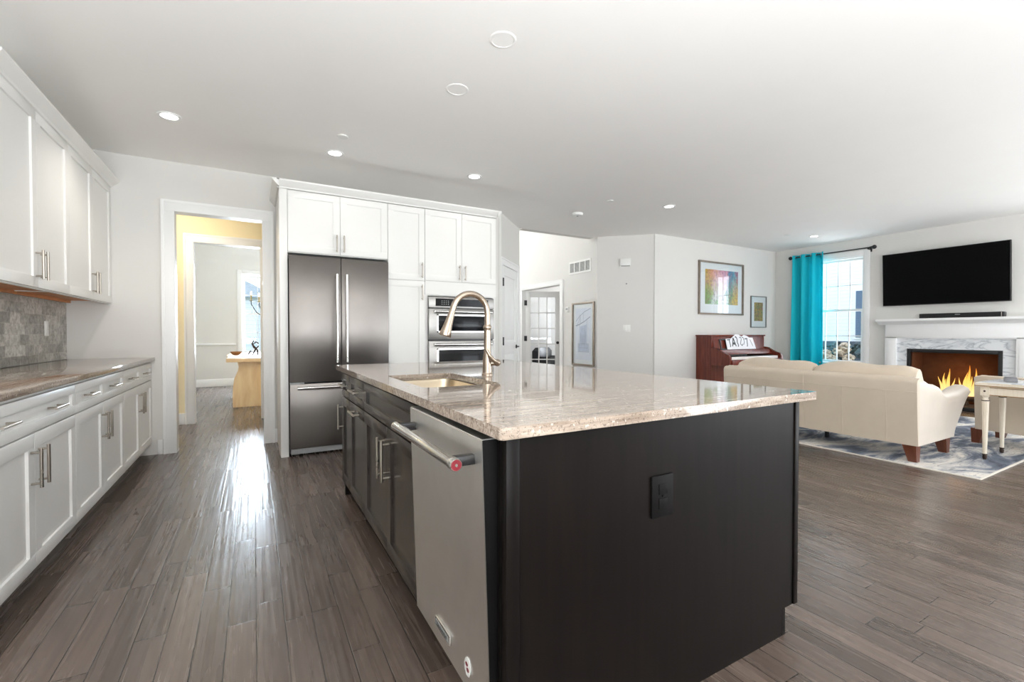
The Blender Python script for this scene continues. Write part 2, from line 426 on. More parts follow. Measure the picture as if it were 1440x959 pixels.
def sroot(name, loc=(0, 0, 0), rotz=0):
    o = bpy.data.objects.new(name, None); COL.objects.link(o); o.location = loc; o.rotation_euler = (0, 0, rotz); o['kind'] = 'structure'
    return o
def dup(root, loc, label, group=None):
    r = root.copy(); COL.objects.link(r); r.location = loc; r['label'] = label
    if group: r['group'] = group
    for ch in list(root.children):
        c = ch.copy(); COL.objects.link(c); c.parent = r
        if c.type == 'LIGHT': pass
        for g in list(ch.children):
            d = g.copy(); COL.objects.link(d); d.parent = c
    return r

CEIL = 2.75
XL, XR, YR, YB = -1.42, 9.03, -3.6, 5.33      # wall left, fireplace wall, rear wall, kitchen back wall
# ------------------------------------------------------------------ structure
struct('floor', MB().box(-4.2, 10.0, YR-.2, 12.0, -.12, 0), 'floor')
# main ceiling follows the room's edge: kitchen, angled pantry wall, hall opening, angled wall
struct('ceiling', MB().prism([(XL-.1, YR-.1), (XR+.1, YR-.1), (XR+.1, 5.4), (5.66, 5.40), (5.05, 6.05), (3.55, 6.05), (2.86, 5.36), (2.0, 5.45), (XL-.1, 5.45)], 'z', CEIL, CEIL+.12), 'ceiling')
struct('wall_left', MB().box(XL-.12, XL, YR-.12, YB, 0, CEIL), 'wall')
# kitchen back wall with the doorway
w = MB(); w.box(XL-.12, -.655, YB, YB+.12, 0, CEIL).box(.094, 2.86, YB, YB+.12, 0, CEIL).box(-.655, .094, YB, YB+.12, 2.295, CEIL)
struct('wall_back', w, 'wall')
# angled pantry wall with its door opening   (direction 45 degrees)
S2 = math.sqrt(.5)
pw = sroot('wall_pantry', (2.40, 4.90, 0), PI/4)
w = MB(); Lp = 1.67
d0, d1 = .715, 1.525          # door opening along the wall
w.box(.60, d0, 0, .12, 0, CEIL).box(d1, Lp, 0, .12, 0, CEIL).box(d0, d1, 0, .12, 2.075, CEIL)
w.box(Lp-.12, Lp, .12, 1.2, 0, 5.2)                       # return wall that ends at the hall
w.box(Lp-.12, Lp, 0, .12, CEIL, 5.2)
w.build('wall_section', 'wall', pw)
# fireplace wall with the windows and firebox opening
FB = (2.115, 3.17, .03, .90); WN = (3.79, 4.66, .62, 2.46); WS = (.22, 1.22, .62, 2.46)
w = MB()
for y0, y1, z0, z1 in ((WN[1], 5.42, 0, CEIL), (WN[0], WN[1], 0, WN[2]), (WN[0], WN[1], WN[3], CEIL), (FB[1], WN[0], 0, CEIL), (FB[0], FB[1], FB[3], CEIL), (WS[1], FB[0], 0, CEIL),
                       (WS[0], WS[1], 0, WS[2]), (WS[0], WS[1], WS[3], CEIL), (YR-.12, WS[0], 0, CEIL)):
    w.box(XR, XR+.16, y0, y1, z0, z1)
struct('wall_fireplace', w, 'wall')
YW = 5.30
struct('wall_living', MB().box(5.67, XR, YW, YW+.1, 0, CEIL), 'wall')
ang = math.atan2(5.95-5.30, 5.02-5.69)
aw = sroot('wall_angled', (5.69, 5.30, 0), ang)
AL = math.hypot(.67, .65)
MB().box(0, AL, -.1, 0, 0, CEIL).build('wall_section', 'wall', aw)
# foyer wall (two storeys) with the study opening
w = MB(); w.box(5.02, 5.14, 5.95, 6.99, 0, 5.2).box(5.02, 5.14, 8.40, 11.0, 0, 5.2).box(5.02, 5.14, 6.99, 8.40, 2.06, 5.2)
struct('wall_foyer', w, 'wall')
struct('wall_foyer_header', MB().box(3.62, 5.02, 6.05, 6.17, CEIL, 5.2), 'wall')
w = MB(); w.box(2.0, 5.14, 10.9, 11.0, 0, 5.2).box(2.0, 2.1, 6.2, 10.9, 0, 5.2)
struct('wall_foyer_far', w, 'wall')
struct('ceiling_foyer', MB().box(1.9, 5.2, 5.6, 11.0, 5.2, 5.3), 'ceiling')
# study behind the glazed door
w = MB(); w.box(5.14, 9.4, 6.2, 6.3, 0, CEIL).box(5.14, 9.4, 10.9, 11.0, 0, CEIL).box(9.4, 9.5, 6.2, 11.0, 0, CEIL)
struct('wall_study', w, 'wall'); struct('ceiling_study', MB().box(5.14, 9.5, 6.2, 11, CEIL, CEIL+.1), 'ceiling')
# butler's hall and dining room
YH = 6.93
w = MB(); w.box(-2.1, -.66, YH, YH+.12, 0, CEIL).box(.09, 1.9, YH, YH+.12, 0, CEIL).box(-.66, .09, YH, YH+.12, 2.285, CEIL)
w.box(-2.2, -2.1, YB+.12, YH, 0, CEIL).box(1.9, 2.0, YB+.12, YH, 0, CEIL)
struct('wall_hall', w, 'warm_wall')
struct('ceiling_hall', MB().box(-2.2, 2.0, YB+.12, YH+.12, CEIL, CEIL+.1), 'ceiling')
struct('wall_dining_header', MB().box(-3.3, 2.0, YH+.001, YH+.119, CEIL+.101, 3.3), 'wall')
YD = 11.58; CD = 3.3; DW = (-.22, .62, .72, 2.43)
w = MB(); w.box(-3.2, DW[0], YD, YD+.14, 0, CD).box(DW[1], 2.0, YD, YD+.14, 0, CD).box(DW[0], DW[1], YD, YD+.14, 0, DW[2]).box(DW[0], DW[1], YD, YD+.14, DW[3], CD)
w.box(-3.3, -3.2, YH+.12, YD+.14, 0, CD).box(1.9, 2.0, YH+.12, YD, 0, CD)
struct('wall_dining', w, 'wall')
struct('ceiling_dining', MB().box(-3.3, 2.0, YH+.121, YD+.14, CD, CD+.1), 'ceiling')
# rear wall (behind the photographer) with glass doors and a window added for its light
RD = (5.4, 9.0, .05, 2.45); RW = (-.55, 1.35, .95, 2.35)
w = MB()
for x0, x1, z0, z1 in ((XL-.12, RW[0], 0, CEIL), (RW[0], RW[1], 0, RW[2]), (RW[0], RW[1], RW[3], CEIL), (RW[1], RD[0], 0, CEIL), (RD[0], RD[1], RD[3], CEIL), (RD[0], RD[1], 0, RD[2]), (RD[1], XR+.16, 0, CEIL)):
    w.box(x0, x1, YR-.12, YR, z0, z1)
struct('wall_rear', w, 'wall')

# ------------------------------------------------------------------ trim
def casing_mb(x0, x1, zt, wd=.095, th=.02, y=0):
    """flat casing with a back-band round an opening x0..x1, on plane y facing -y"""
    m = MB()
    m.box(x0-wd, x0, y-th, y, 0, zt, .002).box(x1, x1+wd, y-th, y, 0, zt, .002).box(x0-wd, x1+wd, y-th, y, zt, zt+wd, .002)
    m.box(x0-wd-.008, x0-wd+.014, y-th-.008, y, 0, zt+wd-.014).box(x1+wd-.014, x1+wd+.008, y-th-.008, y, 0, zt+wd-.014).box(x0-wd-.008, x1+wd+.008, y-th-.008, y, zt+wd-.014, zt+wd+.008)
    return m
m = casing_mb(-.643, .082, 2.283, y=YB); m.box(-.655, -.643, YB, YB+.12, 0, 2.283).box(.082, .094, YB, YB+.12, 0, 2.283).box(-.655, .094, YB, YB+.12, 2.283, 2.295)
struct('trim_1', m, 'trim')
m = casing_mb(-.648, .078, 2.273, y=YH); m.box(-.66, -.648, YH, YH+.12, 0, 2.273).box(.078, .09, YH, YH+.12, 0, 2.273).box(-.66, .09, YH, YH+.12, 2.273, 2.285)
struct('trim_2', m, 'trim')
pc = sroot('trim_3', (2.40, 4.90, 0), PI/4)
m = casing_mb(d0+.012, d1-.012, 2.063, .088, .014); m.box(d0, d0+.012, 0, .12, 0, 2.063).box(d1-.012, d1, 0, .12, 0, 2.063).box(d0, d1, 0, .12, 2.063, 2.075)
m.build('door_casing', 'trim', pc)
fc = sroot('trim_4', (5.02, 8.40, 0), -PI/2)     # local x runs toward -y, local -y faces -x
m = casing_mb(.012, 1.398, 2.05, .085); m.box(0, .012, 0, .12, 0, 2.05).box(1.398, 1.41, 0, .12, 0, 2.05).box(0, 1.41, 0, .12, 2.05, 2.062)
m.build('opening_casing', 'trim', fc)
def baseboard(name, m): struct(name, m, 'trim')
def bb(m, x0, x1, y0, y1, h=.14):
    m.box(x0, x1, y0, y1, 0, h-.025); 
    if x1-x0 > y1-y0: m.box(x0, x1, (y0+y1)/2, y1, h-.025, h, .003)
    else: m.box((x0+x1)/2, x1, y0, y1, h-.025, h, .003)
    return m
m = MB(); m.box(-.79, -.75, YB-.016, YB, 0, .14, .004).box(.187, .21, YB-.016, YB, 0, .14, .004); baseboard('baseboard_back', m)
m = MB(); m.box(-2.1, -.755, YH-.016, YH, 0, .14, .004).box(.19, 1.9, YH-.016, YH, 0, .14, .004); baseboard('baseboard_hall', m)
m = MB(); m.box(-3.2, 1.9, YD-.018, YD, 0, .16, .004); baseboard('baseboard_dining', m)
m = MB(); m.box(-3.2, -.34, YD-.025, YD, .88, .92, .008).box(.74, 1.9, YD-.025, YD, .88, .92, .008); struct('trim_5', m, 'trim')
m = MB(); m.box(5.72, XR-.02, YW-.016, YW, 0, .14, .004); baseboard('baseboard_living', m)
m = MB(); m.box(XR-.016, XR, 3.52, YW-.02, 0, .14, .004).box(XR-.016, XR, YR, 1.80, 0, .14, .004); baseboard('baseboard_fireplace', m)
o = sroot('baseboard_angled', (5.69, 5.30, 0), ang); MB().box(.01, AL-.02, 0, .016, 0, .14, .004).build('board', 'trim', o)
m = MB(); m.box(5.004, 5.02, 5.97, 6.90, 0, .14, .004).box(5.004, 5.02, 8.5, 10.9, 0, .14, .004); baseboard('baseboard_foyer', m)

# ------------------------------------------------------------------ doors
def panel_door(m, w_, h_, panels, th=.04, y0=0):
    """frame-and-panel leaf, x 0..w, y y0..y0+th, recessed fields on both faces"""
    st = .11
    m.box(0, st, y0, y0+th, 0, h_, .002).box(w_-st, w_, y0, y0+th, 0, h_, .002)
    zs = [0]+[z for p in panels for z in p]+[h_]
    for i in range(0, len(zs), 2): m.box(st, w_-st, y0, y0+th, zs[i], zs[i+1])
    for a, b in panels:
        m.box(st, w_-st, y0+.012, y0+th-.012, a, b)
        m.box(st+.035, w_-st-.035, y0+.006, y0+th-.006, a+.035, b-.035, .005)
    return m
d = sroot('door_1', (2.40+S2*(d0+.014), 4.90+S2*(d0+.014), .008), PI/4)
wd_ = d1-d0-.028
panel_door(MB(), wd_, 2.05, [(.24, .86), (1.0, 1.92)], y0=-.004).build('leaf', 'trim', d)
for z in (.25, 1.02, 1.82):
    MB().box(-.002, .03, -.0085, -.0045, z-.05, z+.05, .001).cyl((.0, -.02, z-.055), (.0, -.02, z+.055), .011).build('hinge', 'black', d)
m = MB().lathe([(.028, 0), (.028, -.012), (.012, -.014), (.010, -.045)], (wd_-.06, -.004, .93), 20, 'y'); m.tube([(wd_-.06, -.045, .93), (wd_-.09, -.052, .93), (wd_-.17, -.048, .926)], [.011, .010, .007]); m.build('lever_handle', 'black', d)
# glazed study door standing open
da = -math.atan2(.49, .87)-.02
d = sroot('door_2', (5.06, 8.33, .008), da)
m = MB(); DWD, DH = .74, 2.02
m.box(0, .11, 0, .04, 0, DH, .002).box(DWD-.11, DWD, 0, .04, 0, DH, .002).box(.11, DWD-.11, 0, .04, 0, .24).box(.11, DWD-.11, 0, .04, DH-.12, DH)
gx0, gx1, gz0, gz1 = .11, DWD-.11, .24, DH-.12
for i in (1, 2): x = gx0+(gx1-gx0)*i/3; m.box(x-.011, x+.011, .008, .032, gz0, gz1)
for i in range(1, 5): z = gz0+(gz1-gz0)*i/5; m.box(gx0, gx1, .008, .032, z-.011, z+.011)
m.build('leaf', 'trim', d); MB().box(gx0, gx1, .018, .022, gz0, gz1).build('glazing', 'glass', d)
for z in (.25, 1.02, 1.78): MB().box(-.03, .03, -.006, .0, z-.055, z+.055, .002).cyl((0, -.008, z-.055), (0, -.008, z+.055), .008).build('hinge', 'black', d)
MB().lathe([(.028, 0), (.028, -.01), (.012, -.014), (.012, -.035), (.03, -.045), (.03, -.065), (.015, -.075)], (DWD-.06, 0, .93), 20, 'y').build('door_knob', 'black', d)

# ------------------------------------------------------------------ windows
def window(name, loc, rotz, w_, z0, z1, cols, rows, depth=.16, casing=.09, inside=True):
    """double-hung; local x 0..w, wall inner face y=0, outside +y"""
    r = sroot(name, loc, rotz)
    m = MB(); c = casing
    m.box(-c, 0, -.022, 0, z0-c, z1+c, .004).box(w_, w_+c, -.022, 0, z0-c, z1+c, .004).box(0, w_, -.022, 0, z1, z1+c, .004).box(0, w_, -.022, 0, z0-c, z0-.02, .004)
    m.build('window_casing', 'trim', r)
    MB().box(-c-.01, w_+c+.01, -.05, depth, z0-.022, z0, .005).build('window_sill', 'trim', r)
    m = MB(); m.box(0, .02, 0, depth, z0, z1).box(w_-.02, w_, 0, depth, z0, z1).box(.02, w_-.02, 0, depth, z1-.02, z1)
    m.build('window_jamb', 'trim', r)
    zm = (z0+z1)/2
    for nm, a, b, y in (('upper_sash', zm-.02, z1-.02, .085), ('lower_sash', z0, zm+.02, .05)):
        m = MB(); s_ = .04
        m.box(.02, .02+s_, y, y+.03, a, b).box(w_-.02-s_, w_-.02, y, y+.03, a, b).box(.02+s_, w_-.02-s_, y, y+.03, a, a+s_).box(.02+s_, w_-.02-s_, y, y+.03, b-s_, b)
        for i in range(1, cols): x = .06+(w_-.12)*i/cols; m.box(x-.008, x+.008, y+.006, y+.024, a+s_, b-s_)
        for i in range(1, rows): z = a+s_+(b-a-2*s_)*i/rows; m.box(.06, w_-.06, y+.006, y+.024, z-.008, z+.008)
        so = m.build(nm, 'trim', r)
        MB().box(.06, w_-.06, y+.013, y+.017, a+s_, b-s_).build('pane', 'glass', so)
    MB().box(w_/2-.05, w_/2+.05, .03, .05, zm+.02, zm+.035, .004).build('sash_lock', 'plastic', r)
    return r
window('window_1', (XR, WN[1], 0), -PI/2, WN[1]-WN[0], WN[2], WN[3], 4, 2)
window('window_2', (DW[0], YD, 0), 0, DW[1]-DW[0], DW[2], DW[3], 3, 2, .14)
window('window_3', (XR, WS[1], 0), -PI/2, WS[1]-WS[0], WS[2], WS[3], 4, 2)
window('window_4', (RW[1], YR, 0), PI, RW[1]-RW[0], RW[2], RW[3], 4, 1, .12)  # unseen window, added to let light in behind the camera
d = sroot('door_3', (RD[1], YR, 0), PI)
m = MB(); Wd = RD[1]-RD[0]
for i in range(3):
    x0 = i*Wd/3; x1 = x0+Wd/3
    m.box(x0, x0+.08, .02, .08, .05, 2.45).box(x1-.08, x1, .02, .08, .05, 2.45).box(x0+.08, x1-.08, .02, .08, .05, .18).box(x0+.08, x1-.08, .02, .08, 2.35, 2.45)
m.build('sliding_frame', 'trim', d); MB().box(.08, Wd-.08, .048, .052, .18, 2.35).build('glazing', 'glass', d)

# ------------------------------------------------------------------ cabinets
def shaker(m, x0, x1, z0, z1, rail=.062, th=.02, fields=1):
    """shaker front: y -th..0"""
    e = .0015; x0 += e; x1 -= e; z0 += e; z1 -= e
    n = fields; xs = [x0]+[x0+(x1-x0)*i/n for i in range(1, n)]+[x1]
    m.box(x0, x1, -th, 0, z0, z0+rail, .001).box(x0, x1, -th, 0, z1-rail, z1, .001)
    m.box(x0, x0+rail, -th, 0, z0+rail, z1-rail).box(x1-rail, x1, -th, 0, z0+rail, z1-rail)
    for i in range(1, n): m.box(xs[i]-rail/2, xs[i]+rail/2, -th, 0, z0+rail, z1-rail)
    m.box(x0+rail, x1-rail, -th+.011, 0, z0+rail, z1-rail)
    return m
def bar_pull(parent, c, length, vertical, y=-.02, r=.0065, out=.033, mat='handle', name='handle'):
    m = MB(); h = length/2; s_ = h-.018
    if vertical:
        m.cyl((c[0], y-out, c[1]-h), (c[0], y-out, c[1]+h), r, seg=14)
        for k in (-s_, s_): m.cyl((c[0], y+.001, c[1]+k), (c[0], y-out, c[1]+k), r*.75, seg=10)
    else:
        m.cyl((c[0]-h, y-out, c[1]), (c[0]+h, y-out, c[1]), r, seg=14)
        for k in (-s_, s_): m.cyl((c[0]+k, y+.001, c[1]), (c[0]+k, y-out, c[1]), r*.75, seg=10)
    return m.build(name, mat, parent)
def front(root, kind, x0, x1, z0, z1, mat, handles=(), rail=.062, fields=1):
    """one door or drawer with its handles as sub-parts; handles: (x, z, length, vertical)"""
    o = shaker(MB(), x0, x1, z0, z1, rail, fields=fields).build(kind, mat, root)
    for hx, hz, L, v in handles: bar_pull(o, (hx, hz), L, v)
    return o
def base_cabinet(label, loc, rotz, w_, depth, drawer, doors, mat, group, split=.702, top=.878, bottom=.115, toe=.075, hollow=False):
    r = thing('base_cabinet', label, 'cabinet', loc, rotz, group)
    if hollow: MB().box(0, w_, 0, depth, .105, .66).box(0, .02, 0, depth, .66, top).box(w_-.02, w_, 0, depth, .66, top).box(.02, w_-.02, 0, .018, .66, top).build('carcass', mat, r)
    else: MB().box(0, w_, 0, depth, .105, top).build('carcass', mat, r)
    MB().box(0, w_, toe, toe+.02, 0, .105).box(0, .02, toe+.02, depth, 0, .105).box(w_-.02, w_, toe+.02, depth, 0, .105).build('toe_kick', 'dark' if mat == 'espresso' else mat, r)
    for x0, x1, hs, fl in drawer: front(r, 'drawer', x0, x1, split+.002, top-.018, mat, hs, .045, fl)
    for x0, x1, hs in doors: front(r, 'door', x0, x1, bottom, split-.002, mat, hs)
    return r
# white run on the left wall (fronts face +x): local x -> +y
XF = -.85; g = 'white base cabinets under the long counter'; Wc = 1.04
names = ['white base cabinet with one very wide two-handled drawer, nearest the camera', 'white base cabinet in the middle of the run, doors showing their full height', 'white base cabinet ending the run beside the doorway casing']
for i in range(3):
    y0 = 2.2075+(Wc+.0005)*i
    hw = Wc/2
    dr = [(0, Wc, [(hw*.5-.05, .785, .15, False), (hw*1.5-.05, .785, .15, False)], 1 if i == 0 else 2)]
    base_cabinet(names[i], (XF, y0, 0), PI/2, Wc, .565, dr, [(0, hw, [(hw-.04, .555, .17, True)]), (hw, Wc, [(hw+.04, .555, .17, True)])], 'cab', g)
MB_ = MB().box(XL+.001, -.803, 2.15, YB-.001, .88, .91, .004)
tag(MB_.build('countertop', 'granite_y'), 'long grey granite countertop on the white base cabinets by the tiled wall', 'countertop')
tag(MB().box(XL+.0005, XL+.011, 2.15, YB-.001, .911, 1.393).build('backsplash', 'tile'), 'grey stone subway tile backsplash under the white wall cabinets', 'backsplash')
r = thing('wall_outlet', 'white outlet plate on the grey tile backsplash', 'outlet', (XL+.011, 4.88, 1.17), PI/2)
MB().box(-.036, .036, -.006, 0, -.058, .058, .002).build('cover_plate', 'plastic', r)
m = MB()
for z in (-.022, .022): m.box(-.017, .017, -.008, -.005, z-.015, z+.015, .003)
m.build('socket', 'plastic', r)
# wall cabinets
XU = -1.125; g = 'white wall cabinets above the tiled backsplash'; Wu = 1.07
for i, nm in ((0, 'white wall cabinet with a tall pair of doors, nearest the camera'), (1, 'white wall cabinet with two doors ending the upper run near the doorway')):
    y0 = 3.19+Wu*i
    if i == 1: y0 = YB-.002-Wu
    r = thing('wall_cabinet', nm, 'cabinet', (XU, y0, 1.395), PI/2, g)
    MB().box(0, Wu, 0, .018, 0, 1.05).box(0, .018, .018, .29, .018, 1.05).box(Wu-.018, Wu, .018, .29, .018, 1.05).box(.018, Wu-.018, .018, .29, 1.03, 1.05).box(.018, Wu-.018, .272, .29, .03, 1.03).build('carcass', 'cab', r)
    MB().box(.018, Wu-.018, .018, .272, .022, .034).box(.018, Wu-.018, .25, .272, 0, .022).build('underside_panel', 'cab_wood', r)
    hw = Wu/2
    front(r, 'door', 0, hw, .006, 1.048, 'cab', [(hw-.035, .14, .17, True)]); front(r, 'door', hw, Wu, .006, 1.048, 'cab', [(hw+.035, .14, .17, True)])
prof = [(-1.42, 2.44), (-1.095, 2.44), (-1.09, 2.452), (-1.075, 2.462), (-1.052, 2.482), (-1.042, 2.495), (-1.042, 2.508), (-1.42, 2.508)]
struct('trim_6', MB().prism(prof, 'y', 3.13, YB-.002), 'cab', smooth=20)

# ------------------------------------------------------------------ tall wall: fridge, pantry, ovens
YF = 4.64
TB = YB-.004-YF
r = thing('end_panel', 'tall white filler panel standing between the doorway and the refrigerator', 'panel', (.206, YF-.02, 0))
MB().box(0, .066, 0, YB-YF+.016, 0, 2.444, .002).build('panel_board', 'cab', r)
r = thing('bridge_cabinet', 'white two-door cabinet bridging over the refrigerator', 'cabinet', (.274, YF, 1.875), 0, 'tall white cabinets along the refrigerator wall')
MB().box(0, .906, 0, TB, 0, .57).build('carcass', 'cab', r)
front(r, 'door', 0, .453, .006, .565, 'cab', [(.42, .11, .16, True)]); front(r, 'door', .453, .906, .006, .565, 'cab', [(.486, .11, .16, True)])
r = thing('pantry_cabinet', 'narrow tall white pantry cabinet between refrigerator and wall ovens', 'cabinet', (1.182, YF, 0), 0, 'tall white cabinets along the refrigerator wall')
MB().box(0, .386, 0, TB, .105, 2.444).build('carcass', 'cab', r); MB().box(0, .386, .075, TB, 0, .104).build('toe_kick', 'cab', r)
front(r, 'door', 0, .386, 1.683, 2.44, 'cab', [(.352, 1.79, .16, True)]); front(r, 'door', 0, .386, .115, 1.679, 'cab', [(.352, 1.56, .16, True)])
r = thing('oven_cabinet', 'tall white cabinet housing the stainless wall ovens', 'cabinet', (1.57, YF, 0), 0, 'tall white cabinets along the refrigerator wall')
OW = .84
m = MB(); m.box(0, OW, 0, TB, 1.535, 2.444).box(0, .034, 0, TB, .105, 1.535).box(OW-.034, OW, 0, TB, .105, 1.535).box(.034, OW-.034, 0, TB, .105, .43).box(.034, OW-.034, .55, TB, .43, 1.535)
m.build('carcass', 'cab', r); MB().box(0, OW, .075, TB, 0, .104).build('toe_kick', 'cab', r)
MB().box(0, OW, -.018, 0, 1.545, 1.686).build('filler_rail', 'cab', r)
front(r, 'door', 0, OW/2, 1.69, 2.44, 'cab', [(OW/2-.034, 1.79, .16, True)]); front(r, 'door', OW/2, OW, 1.69, 2.44, 'cab', [(OW/2+.034, 1.79, .16, True)])
front(r, 'drawer', 0, OW, .115, .415, 'cab', [(OW/2, .27, .2, False)])
m = MB(); zb = 2.445
xs0, xs1 = .165, 2.44
prof = [(YB-.004, zb), (YF-.03, zb), (YF-.035, zb+.012), (YF-.05, zb+.022), (YF-.075, zb+.045), (YF-.085, zb+.056), (YF-.085, zb+.068), (YB-.004, zb+.068)]
m.prism([(y, z) for y, z in prof], 'x', .19, 2.42)
m.prism([(.206, zb), (.19, zb+.012), (.175, zb+.03), (.152, zb+.056), (.152, zb+.068), (.206, zb+.068)], 'y', YF-.085, YB-.004)
m.prism([(2.41, zb), (2.415, zb+.012), (2.43, zb+.03), (2.45, zb+.056), (2.45, zb+.068), (2.41, zb+.068)], 'y', YF-.085, 4.86)
struct('trim_7', m, 'cab', smooth=20)

# refrigerator
r = thing('refrigerator', 'stainless steel french-door refrigerator with bottom freezer drawer', 'refrigerator', (.28, YF, 0))
FWd = .896
MB().box(.004, FWd-.004, .01, .66, .012, 1.835).build('cabinet_shell', 'black', r)
for x0, x1, hx in ((0, .4465, .404), (.4495, FWd, .492)):
    o = MB().box(x0, x1, -.062, .005, .682, 1.846, .006).build('door', 'fridge_steel', r)
    m = MB(); yh = -.062-.045
    m.cyl((hx, yh, .86), (hx, yh, 1.69), .0135, seg=16)
    for z in (.885, 1.665): m.box(hx-.012, hx+.012, yh, -.062, z-.02, z+.02, .003)
    h = m.build('handle', 'chrome', o)
o = MB().box(0, FWd, -.062, .005, .075, .668, .006).build('freezer_drawer', 'fridge_steel', r)
m = MB(); m.cyl((.06, -.11, .632), (FWd-.06, -.11, .632), .0135, seg=16)
for x in (.085, FWd-.085): m.box(x-.02, x+.02, -.11, -.062, .62, .644, .003)
m.build('handle', 'chrome', o)
MB().box(.01, FWd-.01, -.035, .01, .018, .068, .004).build('kick_grille', 'grey_plastic', r)
for x in (.06, FWd-.06):
    for y in (.0, .6): MB().cyl((x, y, 0), (x, y, .02), .02).build('levelling_foot', 'black', r)
MB().box(.0, .12, -.064, -.0, .668, .682).build('hinge_cover', 'grey_plastic', r)

# combination wall oven
r = thing('wall_oven', 'stainless microwave and oven stacked wall unit with black control strip', 'oven', (1.605, YF, .44))
OWd = .77
MB().box(.004, OWd-.004, -.01, .53, 0, 1.085).build('oven_body', 'black', r)
o = MB().box(0, OWd, -.035, 0, .965, 1.085, .004).build('control_panel', 'steel', r)
d = MB().box(.075, OWd-.075, -.038, -.034, .985, 1.065).build('display', 'ovenglass', o)
m = MB()
for i in range(4):
    for j in range(3): m.box(.14+i*.024, .152+i*.024, -.0392, -.0378, 1.002+j*.018, 1.008+j*.018)
m.build('button_marks', 'grey_plastic', o)
for z0, z1, hz in ((.628, .958, .925), (.03, .612, .575)):
    o = MB().box(0, OWd, -.04, 0, z0, z1, .005).build('oven_door', 'steel', r)
    gz0, gz1 = (z0+.09, z1-.075) if z0 > .3 else (z0+.13, z1-.095)
    MB().box(.105, OWd-.105, -.043, -.039, gz0, gz1, .002).build('window_glass', 'ovenglass', o)
    m = MB(); m.box(.088, .105, -.043, -.039, gz0-.015, gz1+.015).box(OWd-.105, OWd-.088, -.043, -.039, gz0-.015, gz1+.015).box(.088, OWd-.088, -.043, -.039, gz1, gz1+.015).box(.088, OWd-.088, -.043, -.039, gz0-.015, gz0)
    m.build('window_bezel', 'chrome', o)
    m = MB(); m.cyl((.05, -.092, hz), (OWd-.05, -.092, hz), .0135, seg=16)
    for x in (.065, OWd-.065): m.box(x-.02, x+.02, -.095, -.04, hz-.014, hz+.014, .003)
    m.build('handle', 'chrome', o)

# ------------------------------------------------------------------ island
IX0, IX1, IY0, IY1 = .55, 1.80, .968, 3.36       # carcass
g = 'espresso cabinets along the island'
def island_cab(label, y_far, w_, drawer, doors, hollow=False):
    return base_cabinet(label, (IX0, y_far, 0), -PI/2, w_, .56, drawer, doors, 'espresso', g, toe=.06, hollow=hollow)
# local x runs toward the camera (-y)
island_cab('slim dark island cabinet nearest the refrigerator with an upright bar handle', 3.335, .295, [(0, .295, [(.1475, .785, .13, False)], 1)], [(0, .295, [(.045, .56, .17, True)])])
island_cab('dark island pull-out cabinet with a horizontal handle across its door top', 3.04, .44, [(0, .44, [(.22, .785, .17, False)], 1)], [(0, .44, [(.22, .655, .17, False)])])
island_cab('wide dark island cabinet under the sink with two upright handles', 2.60, .97, [(0, .97, [], 1)], [(0, .485, [(.445, .55, .19, True)]), (.485, .97, [(.525, .55, .19, True)])], True)
m = MB()
m.box(1.112, IX1, IY0+.02, IY1, .105, .878)                # rear half of the island
m.box(IX0, 1.112, 3.336, IY1, 0, .878)                      # far end panel
m.box(1.13, IX1-.07, IY0+.02, IY1, 0, .105)
r = thing('island', 'dark espresso island back and end panels facing the living room', 'island', (0, 0, 0))
m.build('carcass', 'espresso_panel', r)
# near end panel with the toe notch
pts = [(.571, 0), (1.71, 0), (1.71, .10), (1.775, .10), (1.775, .878), (.571, .878)]
MB().prism(pts, 'y', IY0, IY0+.018).build('end_panel', 'espresso_panel', r)
MB().box(.531, .569, IY0-.004, IY0+.03, 0, .878, .002).box(.531, .6, IY0+.03, 1.008, .105, .878).build('corner_post', 'espresso_panel', r)
MB().box(1.777, 1.803, IY0-.006, IY0+.02, .10, .878, .003).box(1.712, 1.73, IY0, IY0+.02, 0, .098).build('edge_moulding', 'espresso_panel', r)
# dishwasher (door leans very slightly proud at the top)
r = thing('dishwasher', 'stainless dishwasher with tubular handle built into the dark island end', 'dishwasher', (IX0, 1.625, 0), -PI/2)
Wd = .61
MB().box(.003, Wd-.003, .03, .55, .1, .872).build('tub', 'black', r); MB().box(.01, Wd-.01, .08, .1, 0, .1).build('toe_kick', 'black', r)
MB().box(.0, Wd, -.0, .03, .852, .876).build('control_lip', 'black', r)
m = MB(); bmv = m.bm
pr = [(-.034, .125), (.012, .125), (.0, .865), (-.058, .865)]
m.prism([(y, z) for y, z in pr], 'x', .003, Wd-.003, .003)
door = m.build('door', 'dish_steel', r)
MB().prism([(-.0335, .126), (.0115, .126), (-.0005, .864), (-.0575, .864)], 'x', Wd-.0032, Wd-.0022).build('door_edge', 'matte_black', door)
m = MB(); hy = -.118; hz = .805
m.lathe([(.012, .03), (.0165, .034), (.0165, .05), (.0145, .055), (.0145, Wd-.055), (.0165, Wd-.05), (.0165, Wd-.03), (.0155, Wd-.026)], (0, hy, hz), 20, 'x')
h = m.build('handle', 'chrome', door)
for x in (.062, Wd-.062): MB().box(x-.012, x+.012, hy, -.05, hz-.013, hz+.013, .003).build('handle_bracket', 'black', door)
MB().lathe([(.0138, Wd-.027), (.0138, Wd-.0245)], (0, hy, hz), 20, 'x').build('handle_medallion', 'red', door)
MB().lathe([(.0045, Wd-.026), (.004, Wd-.0235)], (0, hy, hz), 16, 'x').build('medallion_centre', 'chrome', door)
o = MB().box(.227, .352, -.045, -.037, .187, .217, .002).build('name_plate', 'chrome', door)
MB().box(.236, .343, -.0462, -.0448, .194, .210).build('plate_recess', 'grey_plastic', door)
